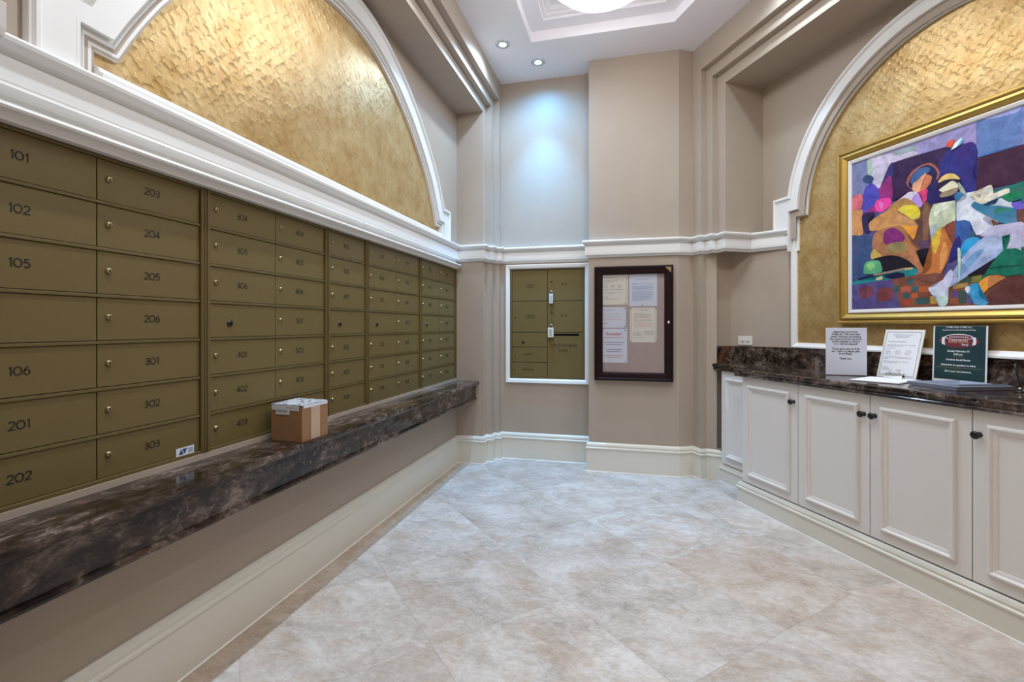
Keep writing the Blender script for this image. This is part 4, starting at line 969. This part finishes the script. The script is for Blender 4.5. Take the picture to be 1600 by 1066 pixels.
# ================================================================ PAINTING
PAINT=[
((82,78,130),0,[(2.503,2.337),(1.604,2.345),(1.604,1.336),(2.503,1.34)]),
((150,142,190),0,[(2.503,2.306),(1.889,2.316),(1.612,2.335),(1.612,2.123),(1.805,2.116),(1.943,2.229),(2.235,2.239),(2.313,2.105),(2.503,2.102)]),
((120,125,165),0,[(2.503,2.306),(2.386,2.307),(2.368,2.202),(2.419,2.089),(2.503,2.102)]),
((200,190,212),1,[(2.386,2.3),(2.252,2.297),(2.12,2.268),(2.097,2.239),(2.226,2.236),(2.269,2.207),(2.295,2.136),(2.313,2.105),(2.354,2.153)]),
((165,190,170),0,[(2.391,2.301),(2.363,2.304),(2.354,2.197),(2.386,2.194)]),
((150,165,168),1,[(2.235,2.295),(2.12,2.297),(2.089,2.269),(2.193,2.268)]),
((96,125,180),0,[(1.805,2.32),(1.604,2.345),(1.604,2.124),(1.805,2.116)]),
((160,165,215),1,[(1.774,2.329),(1.636,2.322),(1.641,2.286),(1.762,2.302)]),
((70,120,190),1,[(1.78,2.113),(1.768,2.133),(1.664,2.121),(1.612,2.123),(1.612,2.115),(1.75,2.107)]),
((52,28,72),0,[(2.236,2.235),(1.943,2.229),(1.916,2.204),(1.964,2.142),(1.957,1.991),(2.152,2.036),(2.235,2.002),(2.245,2.19)]),
((66,30,58),0,[(1.808,2.117),(1.604,2.12),(1.604,1.94),(1.738,1.952),(1.811,1.948),(1.882,1.967),(1.895,2.12)]),
((44,42,122),1,[(1.975,2.146),(1.943,2.202),(1.876,2.212),(1.821,2.209),(1.8,2.163),(1.805,2.116),(1.821,2.058),(1.805,1.957),(1.849,1.958),(1.882,2.032),(1.929,2.069),(1.975,2.079)]),
((50,45,112),1,[(2.304,2.112),(2.252,2.219),(2.231,2.234),(2.228,2.159),(2.26,2.117),(2.3,2.093)]),
((150,45,120),1,[(2.313,2.097),(2.252,2.162),(2.236,2.119),(2.236,2.015),(2.304,1.962),(2.415,1.964),(2.377,2.033),(2.322,2.055)]),
((76,72,176),1,[(2.424,2.008),(2.41,2.114),(2.375,2.148),(2.331,2.119),(2.311,2.034),(2.368,1.994),(2.419,1.97)]),
((50,70,110),1,[(2.415,2.198),(2.386,2.209),(2.347,2.178),(2.368,2.148),(2.41,2.169)]),
((232,66,150),1,[(2.34,2.006),(2.322,2.032),(2.252,2.028),(2.241,1.982),(2.295,1.953),(2.326,1.967)]),
((240,120,190),1,[(2.317,2.009),(2.3,2.018),(2.286,1.993),(2.3,1.969)]),
((215,110,120),1,[(2.503,2.073),(2.458,2.106),(2.422,2.085),(2.429,2.009),(2.503,1.989)]),
((205,145,90),0,[(2.503,2.008),(2.421,1.998),(2.418,1.837),(2.443,1.832),(2.503,1.846)]),
((45,30,75),1,[(2.419,1.965),(2.34,1.961),(2.386,1.917),(2.356,1.853),(2.396,1.833),(2.421,1.888)]),
((56,80,125),0,[(2.503,1.846),(2.349,1.811),(2.34,1.684),(2.349,1.587),(2.503,1.519)]),
((104,68,62),0,[(2.089,1.961),(2.011,1.954),(2.011,1.669),(2.12,1.685),(2.168,1.829),(2.089,1.879)]),
((134,92,70),1,[(2.059,1.921),(2.029,1.922),(2.035,1.722),(2.059,1.71)]),
((90,62,90),1,[(2.089,1.731),(2.021,1.728),(2.021,1.68),(2.081,1.683)]),
((165,95,80),1,[(2.152,2.09),(2.124,2.143),(2.062,2.169),(2.014,2.16),(1.978,2.107),(1.982,2.069),(2.014,2.031),(2.036,2.009),(2.089,2.019),(2.128,2.05)]),
((36,34,78),1,[(2.14,2.084),(2.108,2.138),(2.059,2.16),(2.014,2.144),(1.987,2.094),(2.011,2.038),(2.059,2.017),(2.12,2.05)]),
((64,98,150),1,[(2.13,2.095),(2.097,2.144),(2.047,2.152),(2.02,2.13),(2.044,2.11),(2.085,2.085),(2.112,2.073)]),
((232,168,128),1,[(2.114,2.032),(2.115,2.074),(2.089,2.084),(2.059,2.108),(2.046,2.114),(2.05,2.065),(2.066,2.029),(2.085,2.019)]),
((212,122,85),1,[(2.08,2.023),(2.059,2.059),(2.047,2.106),(2.016,2.086),(2.021,2.053),(2.059,2.017)]),
((216,205,222),0,[(2.201,1.999),(2.136,2.033),(2.095,2.024),(2.085,2.001),(2.12,1.981),(2.168,1.994)]),
((182,145,222),1,[(2.128,1.963),(2.105,2.006),(2.059,2.017),(2.047,1.983),(2.072,1.931),(2.106,1.942)]),
((215,65,115),0,[(2.089,2.021),(2.038,2.023),(2.033,1.98),(2.059,1.941),(2.059,1.994)]),
((178,130,60),1,[(2.256,1.964),(2.172,2.006),(2.12,1.973),(2.085,1.927),(2.085,1.862),(2.226,1.879)]),
((222,200,50),1,[(2.211,1.93),(2.168,1.96),(2.105,1.949),(2.075,1.905),(2.088,1.871),(2.144,1.873),(2.193,1.906)]),
((202,145,88),1,[(2.377,1.875),(2.366,1.911),(2.252,1.958),(2.218,1.959),(2.193,1.919),(2.12,1.869),(2.085,1.825),(2.12,1.821),(2.193,1.849),(2.304,1.845),(2.363,1.848)]),
((252,158,48),0,[(2.184,1.846),(2.088,1.825),(2.098,1.782),(2.108,1.755),(2.12,1.751),(2.13,1.765),(2.144,1.791),(2.162,1.826)]),
((172,112,76),1,[(2.356,1.772),(2.34,1.827),(2.286,1.85),(2.184,1.841),(2.14,1.777),(2.12,1.728),(2.059,1.665),(2.017,1.611),(2.02,1.587),(2.059,1.556),(2.089,1.518),(2.12,1.583),(2.235,1.644),(2.34,1.698)]),
((128,40,112),1,[(2.288,1.781),(2.273,1.832),(2.218,1.839),(2.166,1.786),(2.168,1.751),(2.235,1.737),(2.276,1.752)]),
((190,125,80),1,[(2.168,1.745),(2.136,1.731),(2.074,1.647),(2.089,1.616),(2.136,1.681)]),
((150,130,80),1,[(2.269,1.707),(2.252,1.748),(2.168,1.745),(2.148,1.699),(2.218,1.683)]),
((200,165,80),1,[(2.365,1.704),(2.342,1.729),(2.3,1.687),(2.293,1.667),(2.358,1.671)]),
((20,13,30),1,[(2.342,1.671),(2.235,1.676),(2.152,1.641),(2.095,1.584),(2.097,1.565),(2.184,1.588),(2.3,1.589),(2.322,1.637)]),
((20,13,30),1,[(2.098,1.682),(2.02,1.683),(2.016,1.615),(2.019,1.571),(2.047,1.548),(2.021,1.604),(2.059,1.645)]),
((88,165,120),1,[(2.412,1.601),(2.396,1.656),(2.322,1.657),(2.297,1.625),(2.302,1.58),(2.396,1.581)]),
((140,200,120),1,[(2.391,1.637),(2.358,1.651),(2.34,1.622),(2.368,1.598)]),
((24,20,62),0,[(2.453,1.557),(2.295,1.581),(2.105,1.581),(2.116,1.535),(2.252,1.54),(2.434,1.522)]),
((30,135,140),1,[(2.503,1.533),(2.434,1.543),(2.252,1.54),(2.184,1.575),(2.12,1.587),(2.093,1.576),(2.095,1.547),(2.128,1.528),(2.252,1.53),(2.34,1.52),(2.473,1.513)]),
((24,20,62),1,[(2.273,1.561),(2.176,1.567),(2.164,1.532),(2.252,1.537)]),
((220,205,160),1,[(2.333,1.543),(2.308,1.556),(2.288,1.552),(2.295,1.537),(2.322,1.533)]),
((158,136,120),0,[(2.349,1.573),(2.152,1.593),(2.15,1.582),(2.34,1.563)]),
((200,190,120),1,[(2.16,1.588),(2.12,1.591),(2.116,1.583),(2.152,1.576)]),
((86,76,132),0,[(2.503,1.517),(2.269,1.531),(2.184,1.535),(2.168,1.356),(2.503,1.34)]),
((120,62,78),1,[(2.436,1.493),(2.358,1.498),(2.356,1.435),(2.434,1.432)]),
((124,60,66),1,[(2.322,1.473),(2.235,1.48),(2.233,1.411),(2.313,1.404)]),
((128,76,56),0,[(2.235,1.53),(2.051,1.547),(1.943,1.528),(1.604,1.493),(1.604,1.336),(2.18,1.355)]),
((48,92,96),0,[(2.226,1.489),(2.193,1.489),(2.193,1.451),(2.224,1.451)]),
((48,92,96),0,[(2.12,1.479),(2.085,1.478),(2.085,1.448),(2.119,1.448)]),
((48,92,96),0,[(2.168,1.445),(2.132,1.445),(2.132,1.412),(2.166,1.412)]),
((48,92,110),0,[(2.144,1.523),(2.112,1.524),(2.112,1.491),(2.144,1.491)]),
((58,86,86),0,[(2.097,1.41),(2.029,1.409),(2.029,1.374),(2.098,1.375)]),
((180,90,50),0,[(2.184,1.484),(2.124,1.481),(2.124,1.446),(2.184,1.449)]),
((176,86,50),0,[(2.081,1.476),(2.029,1.474),(2.029,1.44),(2.081,1.443)]),
((190,92,56),0,[(2.124,1.442),(2.089,1.442),(2.089,1.413),(2.123,1.413)]),
((170,60,50),0,[(2.164,1.407),(2.128,1.407),(2.128,1.373),(2.164,1.372)]),
((200,150,60),0,[(2.021,1.415),(1.992,1.415),(1.989,1.374),(2.02,1.374)]),
((130,130,60),0,[(1.821,1.515),(1.78,1.515),(1.786,1.475),(1.827,1.477)]),
((60,80,70),0,[(1.876,1.513),(1.824,1.512),(1.827,1.478),(1.872,1.479)]),
((90,75,130),0,[(1.916,1.436),(1.885,1.436),(1.883,1.403),(1.914,1.404)]),
((60,84,76),0,[(1.882,1.438),(1.849,1.437),(1.849,1.371),(1.881,1.37)]),
((86,80,135),0,[(1.846,1.409),(1.824,1.41),(1.818,1.366),(1.844,1.366)]),
((150,90,60),0,[(1.922,1.402),(1.885,1.401),(1.883,1.369),(1.921,1.369)]),
((170,140,80),0,[(1.909,1.476),(1.837,1.476),(1.846,1.458),(1.909,1.446)]),
((198,206,175),1,[(2.029,1.842),(2.014,1.911),(1.975,1.955),(1.922,1.955),(1.898,1.921),(1.897,1.852),(1.901,1.811),(1.943,1.791),(1.97,1.79),(1.985,1.746),(2.014,1.719),(2.021,1.784)]),
((225,228,204),1,[(2.003,1.9),(1.957,1.938),(1.912,1.925),(1.922,1.897),(1.971,1.877),(1.992,1.854)]),
((170,180,190),1,[(2.021,1.784),(2.0,1.812),(1.982,1.792),(2.0,1.732),(2.014,1.727)]),
((196,116,58),1,[(2.016,1.727),(1.982,1.776),(1.943,1.794),(1.899,1.814),(1.897,1.745),(1.914,1.656),(1.95,1.574),(1.982,1.512),(2.044,1.504),(2.07,1.528),(2.021,1.572),(2.013,1.655)]),
((214,180,60),1,[(2.014,1.719),(1.989,1.774),(1.965,1.789),(1.975,1.712),(1.998,1.652)]),
((140,72,50),1,[(1.95,1.792),(1.899,1.814),(1.898,1.745),(1.91,1.686),(1.928,1.747)]),
((220,150,82),1,[(1.971,1.641),(1.951,1.708),(1.935,1.667),(1.949,1.591),(1.97,1.554)]),
((124,74,62),1,[(2.091,1.525),(2.029,1.544),(1.971,1.54),(1.94,1.527),(1.984,1.5),(2.021,1.492),(2.059,1.508)]),
((42,32,98),1,[(2.038,1.981),(2.025,2.038),(1.975,2.067),(1.922,2.055),(1.882,2.005),(1.853,1.955),(1.872,1.923),(1.909,1.946),(1.957,1.958),(2.005,1.931),(2.029,1.942)]),
((165,175,160),1,[(1.885,2.019),(1.862,1.984),(1.846,1.938),(1.855,1.933),(1.879,1.977)]),
((60,120,160),1,[(1.902,1.949),(1.882,1.965),(1.853,1.94),(1.856,1.917),(1.889,1.913)]),
((232,200,115),1,[(1.983,2.046),(1.957,2.073),(1.917,2.075),(1.885,2.049),(1.878,2.029),(1.902,2.044),(1.943,2.05),(1.964,2.042)]),
((40,25,60),1,[(1.989,2.022),(1.95,2.047),(1.882,2.032),(1.874,2.019),(1.909,2.024),(1.957,2.005),(1.982,2.004)]),
((230,222,190),1,[(1.977,1.999),(1.943,2.017),(1.914,2.033),(1.889,2.012),(1.885,1.992),(1.902,1.99),(1.919,1.988),(1.942,1.979)]),
((160,140,110),1,[(1.971,1.96),(1.961,1.983),(1.922,1.982),(1.885,1.99),(1.894,1.966),(1.922,1.955)]),
((218,223,243),0,[(1.892,1.911),(1.849,1.917),(1.844,1.951),(1.786,1.946),(1.732,1.909),(1.703,1.887),(1.664,1.862),(1.641,1.822),(1.75,1.848),(1.774,1.795),(1.732,1.75),(1.786,1.721),(1.8,1.718),(1.818,1.745),(1.83,1.798),(1.892,1.809)]),
((34,96,165),0,[(1.897,1.811),(1.856,1.809),(1.83,1.796),(1.827,1.754),(1.806,1.722),(1.843,1.694),(1.876,1.669),(1.901,1.696)]),
((60,100,120),1,[(1.849,1.697),(1.818,1.744),(1.806,1.722),(1.83,1.686)]),
((44,40,118),1,[(1.904,1.704),(1.876,1.724),(1.87,1.641),(1.902,1.614),(1.933,1.6)]),
((42,158,215),1,[(1.877,1.654),(1.849,1.705),(1.805,1.711),(1.785,1.688),(1.793,1.658),(1.837,1.627),(1.876,1.616)]),
((58,130,165),1,[(1.825,1.875),(1.805,1.896),(1.774,1.877),(1.715,1.898),(1.675,1.865),(1.641,1.815),(1.628,1.778),(1.636,1.751),(1.675,1.747),(1.721,1.782),(1.774,1.823)]),
((214,222,242),0,[(1.759,1.865),(1.7,1.886),(1.657,1.854),(1.64,1.821),(1.703,1.851)]),
((48,135,115),1,[(1.732,1.814),(1.715,1.84),(1.657,1.819),(1.692,1.814)]),
((35,70,110),0,[(1.774,1.874),(1.726,1.871),(1.708,1.884),(1.721,1.861),(1.762,1.86)]),
((28,118,104),0,[(1.732,1.93),(1.604,1.943),(1.604,1.861),(1.669,1.857),(1.703,1.89)]),
((20,130,80),1,[(1.692,1.898),(1.625,1.901),(1.62,1.879),(1.675,1.872)]),
((112,95,205),0,[(1.661,1.848),(1.604,1.854),(1.604,1.812),(1.641,1.811)]),
((112,70,58),0,[(1.638,1.811),(1.604,1.812),(1.604,1.736),(1.636,1.74)]),
((112,70,58),0,[(1.739,1.788),(1.692,1.749),(1.728,1.748)]),
((230,222,200),1,[(1.833,1.933),(1.821,1.94),(1.805,1.928),(1.791,1.909),(1.78,1.923),(1.765,1.954),(1.739,1.961),(1.732,1.93),(1.732,1.91),(1.755,1.878),(1.78,1.875),(1.805,1.894),(1.811,1.913)]),
((232,224,204),0,[(1.743,1.911),(1.683,1.927),(1.667,1.925),(1.664,1.904),(1.721,1.89),(1.751,1.879)]),
((205,200,190),1,[(1.768,1.933),(1.741,1.958),(1.735,1.931),(1.756,1.915)]),
((190,188,216),1,[(1.786,1.719),(1.738,1.75),(1.68,1.751),(1.604,1.738),(1.604,1.595),(1.631,1.618),(1.664,1.616),(1.689,1.668),(1.721,1.697),(1.762,1.708)]),
((160,178,218),1,[(1.943,1.456),(1.909,1.539),(1.856,1.623),(1.793,1.687),(1.75,1.705),(1.703,1.695),(1.682,1.654),(1.697,1.614),(1.75,1.572),(1.837,1.515),(1.902,1.473)]),
((180,194,228),1,[(1.811,1.648),(1.762,1.687),(1.715,1.686),(1.695,1.654),(1.721,1.619),(1.774,1.605)]),
((120,165,210),1,[(1.889,1.536),(1.843,1.6),(1.786,1.642),(1.774,1.626),(1.837,1.553),(1.882,1.505)]),
((196,208,236),1,[(1.965,1.479),(1.929,1.549),(1.908,1.541),(1.921,1.471),(1.943,1.446)]),
((208,214,236),1,[(2.03,1.464),(2.0,1.47),(1.95,1.506),(1.928,1.48),(1.94,1.434),(1.931,1.383),(1.95,1.359),(1.978,1.364),(1.991,1.414),(2.014,1.429)]),
((190,215,205),1,[(1.985,1.404),(1.94,1.414),(1.933,1.379),(1.95,1.36),(1.977,1.365)]),
((26,15,36),1,[(1.84,1.517),(1.75,1.569),(1.689,1.61),(1.721,1.553),(1.756,1.522),(1.811,1.511)]),
((14,112,90),0,[(1.782,1.488),(1.756,1.53),(1.715,1.597),(1.686,1.628),(1.641,1.628),(1.62,1.611),(1.604,1.582),(1.604,1.5),(1.669,1.495),(1.744,1.513),(1.774,1.49)]),
((10,80,70),0,[(1.744,1.546),(1.604,1.545),(1.604,1.537),(1.744,1.536)]),
((14,112,90),0,[(1.696,1.695),(1.678,1.673),(1.662,1.7),(1.666,1.667),(1.679,1.624),(1.69,1.625),(1.683,1.662)]),
((246,156,52),1,[(1.791,1.472),(1.75,1.502),(1.729,1.499),(1.743,1.449),(1.774,1.414),(1.791,1.413)]),
((190,120,70),1,[(1.744,1.504),(1.679,1.491),(1.725,1.461),(1.75,1.441)]),
((96,54,48),0,[(1.756,1.398),(1.732,1.441),(1.675,1.493),(1.604,1.493),(1.604,1.336),(1.75,1.341)]),
((52,158,205),0,[(1.849,1.454),(1.821,1.47),(1.793,1.472),(1.793,1.409),(1.774,1.386),(1.75,1.367),(1.762,1.356),(1.811,1.361),(1.821,1.411),(1.843,1.42)]),
((210,225,240),1,[(1.852,1.449),(1.837,1.461),(1.829,1.441),(1.842,1.422)]),
((208,226,200),1,[(1.887,1.655),(1.88,1.667),(1.873,1.649),(1.873,1.589),(1.877,1.498),(1.881,1.491),(1.883,1.575)]),
((226,84,52),1,[(1.941,2.234),(1.929,2.251),(1.901,2.252),(1.908,2.224),(1.919,2.215)]),
((228,238,246),0,[(1.917,2.199),(1.902,2.229),(1.866,2.249),(1.868,2.228),(1.889,2.209)]),
((70,180,225),0,[(1.889,2.208),(1.868,2.228),(1.864,2.246),(1.859,2.229),(1.876,2.211)]),
]

FU0, FU1, FZ0, FZ1 = 2.583, 1.277, 1.264, 2.402
frP = lambda a_, b_, d_: R(NG+d_, a_, b_)
t = thing('framed_painting', 'large colourful painting of two seated figures and a dove in a gilded frame', 'painting', R(NG, 1.93, FZ0))
loop = [(FU1, FZ0), (FU1, FZ1), (FU0, FZ1), (FU0, FZ0)]
mb = MB()
ringframe(mb, loop, [(0, .002), (0, .044), (.006, .050), (.014, .050), (.018, .046)], 'gframe', frP)
ringframe(mb, loop, [(.018, .002), (.018, .044), (.022, .040), (.027, .040), (.029, .045)], 'gdark', frP)
ringframe(mb, loop, [(.029, .002), (.029, .045), (.040, .047), (.056, .038), (.062, .032), (.062, .002)], 'gframe', frP)
ringframe(mb, loop, [(.062, .002), (.062, .032), (.065, .029), (.069, .029), (.069, .002)], 'gdark', frP)
mb.build('frame', t)
mb = MB(); ringframe(mb, loop, [(.069, .004), (.069, .032), (.074, .034), (.088, .030), (.092, .026), (.092, .004)], 'liner', frP); mb.build('liner', t)
mb = MB(); IU0, IU1, IZ0, IZ1 = FU0-.090, FU1+.090, FZ0+.090, FZ1-.090
mb.box((IU1, .010, IZ0), (IU0, .022, IZ1), 'grey_ink', lambda x, y, z: frP(x, z, y))
pcache = {}
def pmat(c):
    key = 'paint_%d_%d_%d' % c
    if key not in M:
        tt = NT(key); l_ = lin(*c); l_ = tuple(min(1, v*1.0) for v in l_)
        P_ = tt.pos(); n1_ = tt.noise(P_, 18, 5, .6, .8); n2_ = tt.noise(P_, 60, 3)
        a_ = tt.mix(tt.ramp(n1_, [(.3, 0.0), (.7, 1.0)]), tuple(v*.72 for v in l_), tuple(min(1, v*1.25+.012) for v in l_))
        sh_ = (min(1, l_[2]*.5+l_[0]*.6), l_[1]*.85, min(1, l_[0]*.35+l_[2]*.75))
        a_ = tt.mix(tt.ramp(tt.noise(P_, 7, 4, .6, 1.0), [(.52, 0.0), (.66, .25)]), a_, sh_)
        tt.p(col=a_, rough=.5, spec=.2); tt.bump(n2_, .25, .002); M[key] = tt.m
    return key
def clipp(pl):
    """clip the polygon to the canvas opening"""
    def cut(p_, ins, inter):
        o_ = []
        for i in range(len(p_)):
            a_, b_ = p_[i-1], p_[i]
            if ins(b_):
                if not ins(a_): o_.append(inter(a_, b_))
                o_.append(b_)
            elif ins(a_): o_.append(inter(a_, b_))
        return o_
    for ax, v, s in ((0, IU0, -1), (0, IU1, 1), (1, IZ0, 1), (1, IZ1, -1)):
        if not pl: break
        pl = cut(pl, lambda q: (q[ax]-v)*s >= 0, lambda a_, b_: tuple(a_[c]+(b_[c]-a_[c])*((v-a_[ax])/(b_[ax]-a_[ax])) for c in (0, 1)))
    return pl
extra = [((70,72,125), [(2.50, 2.33), (1.36, 2.33), (1.36, 1.34), (2.50, 1.34)]), ((112,128,190), [(1.62, 2.33), (1.36, 2.33), (1.36, 2.05), (1.62, 2.10)]),
         ((64,30,62), [(1.62, 2.12), (1.36, 2.16), (1.36, 1.96), (1.62, 1.93)]), ((30,112,106), [(1.62, 1.93), (1.36, 1.96), (1.36, 1.86), (1.62, 1.84)]),
         ((186,184,215), [(1.62, 1.73), (1.50, 1.76), (1.42, 1.70), (1.40, 1.60), (1.62, 1.60)]), ((15,108,88), [(1.62, 1.63), (1.48, 1.60), (1.40, 1.50), (1.62, 1.49)]),
         ((92,52,46), [(1.62, 1.49), (1.36, 1.52), (1.36, 1.34), (1.62, 1.34)])]
def soften(q, n=4):
    """closed smooth curve through the points"""
    o_ = []; m = len(q)
    for i in range(m):
        p0, p1, p2, p3 = q[i-1], q[i], q[(i+1) % m], q[(i+2) % m]
        for j in range(n):
            t_ = j/n
            o_.append(tuple(0.5*((2*p1[c])+(-p0[c]+p2[c])*t_+(2*p0[c]-5*p1[c]+4*p2[c]-p3[c])*t_*t_+(-p0[c]+3*p1[c]-3*p2[c]+p3[c])*t_**3) for c in (0, 1)))
    return o_
def rough(q, amp=.0012):
    """slightly ragged brush edge"""
    o_ = []
    for i in range(len(q)):
        a_, b_ = q[i], q[(i+1) % len(q)]
        L_ = math.hypot(a_[0]-b_[0], a_[1]-b_[1]); k_ = max(1, int(L_/.012))
        for j in range(k_):
            t_ = j/k_; o_.append((a_[0]+(b_[0]-a_[0])*t_+random.uniform(-amp, amp), a_[1]+(b_[1]-a_[1])*t_+random.uniform(-amp, amp)))
    return o_
ly = .0222
layers = [(c_, rough(soften(pl) if s_ else pl)) for c_, s_, pl in PAINT]
layers = layers[:8]+extra[1:3]+layers[8:]
layers = [((82, 78, 130), [(2.50, 2.33), (1.36, 2.33), (1.36, 1.34), (2.50, 1.34)])]+layers+extra[3:]
for c_, pl in layers:
    pl = clipp(pl)
    if len(pl) < 3: continue
    bm = bmesh.new(); vv = [bm.verts.new((p_[0], p_[1], 0)) for p_ in pl]
    tri = []
    try:
        bm.faces.new(vv); bmesh.ops.triangulate(bm, faces=bm.faces[:], ngon_method='EAR_CLIP')
        bm.verts.index_update(); tri = [[v.index for v in f.verts] for f in bm.faces]
    except Exception: pass
    bm.free()
    mb.add([frP(p_[0], p_[1], ly) for p_ in pl], tri, pmat(c_)); ly += .00005
mb.build('canvas', t, fixn=False)

# ================================================================ LIGHTS
def bowl(x, y, label):
    t_ = thing('ceiling_light', label, 'ceiling light', (x, y, 3.703))
    f = lambda a_, b_, c_: (x+a_, y+b_, c_)
    m = MB(); m.lathe([(.0, 3.365), (.10, 3.371), (.20, 3.392), (.29, 3.435), (.340, 3.482), (.352, 3.512)], 'bowl', f, 64); m.build('glass_bowl', t_, fixn=False)
    m = MB(); m.lathe([(.362, 3.505), (.364, 3.522), (.340, 3.530), (.0, 3.532)], 'pan', f, 64); m.lathe([(.353, 3.5125), (.0, 3.5125)], 'white', f, 64); m.build('pan', t_)
    m = MB(); m.lathe([(.11, 3.702), (.11, 3.680), (.03, 3.670), (.02, 3.650), (.02, 3.533), (.0, 3.533)], 'white', f, 24); m.build('canopy', t_)
bowl(-.185, 3.117, 'round glowing glass bowl light in the ceiling coffer, nearest the back wall')
bowl(.35, 1.55, 'round glowing glass bowl light added unseen above the viewer as fill')  # second bowl added out of view as fill light
def downlight(x, y, label, pw=1.0, col=(.70, .86, 1.0), spot=2.75, core=1.8):
    t_ = tag_e = thing('downlight', label, 'downlight', (x, y, H), 'small recessed downlights in the ceiling')
    f = lambda a_, b_, c_: (x+a_, y+b_, c_)
    m = MB(); m.lathe([(.036, H-.001), (.040, H-.006), (.058, H-.004), (.062, H-.0005)], 'chrome', f, 32)
    m.lathe([(.036, H-.001), (.030, H-.0035)], 'chrome', f, 32); m.build('trim_ring', t_, fixn=False)
    m = MB(); m.lathe([(.0001, H-.0042), (.026, H-.0040), (.031, H-.0030)], 'lamp', f, 24); m.build('lamp', t_, fixn=False)
    ld = bpy.data.lights.new('downlight_beam', 'SPOT'); ld.energy = SPOT_W*pw*1.45; ld.color = col; ld.spot_size = spot; ld.spot_blend = 1.0; ld.shadow_soft_size = .03
    lo = bpy.data.objects.new('beam', ld); C.objects.link(lo); lo.location = (x, y, H-.02); put(lo, t_)
    lo.matrix_parent_inverse = t_.matrix_world.inverted()
    ld2 = ld.copy(); ld2.energy = SPOT_W*core; ld2.spot_size = 1.15; lo2 = bpy.data.objects.new('beam', ld2); C.objects.link(lo2); lo2.location = (x, y, H-.02); put(lo2, t_)
downlight(-.79, 4.13, 'recessed downlight closest to the back wall, shining blue', 1.15, (.12, .48, 1.0), 2.8, 9.5)
downlight(-1.02, 3.80, 'recessed downlight left of the coffer corner, second from the back wall', 1.35, (.55, .76, 1.0), 2.85, 2.5)
downlight(-1.02, 2.45, 'recessed downlight above the middle of the mailboxes')
downlight(-1.02, 1.15, 'recessed downlight above the near mailboxes', 1.9, (.85, .92, 1.0))
downlight(*R(-2.30, 2.45), 'recessed downlight above the middle of the cabinets')
downlight(*R(-2.30, 1.15), 'recessed downlight above the near cabinets', 2.0, (.9, .94, 1.0))
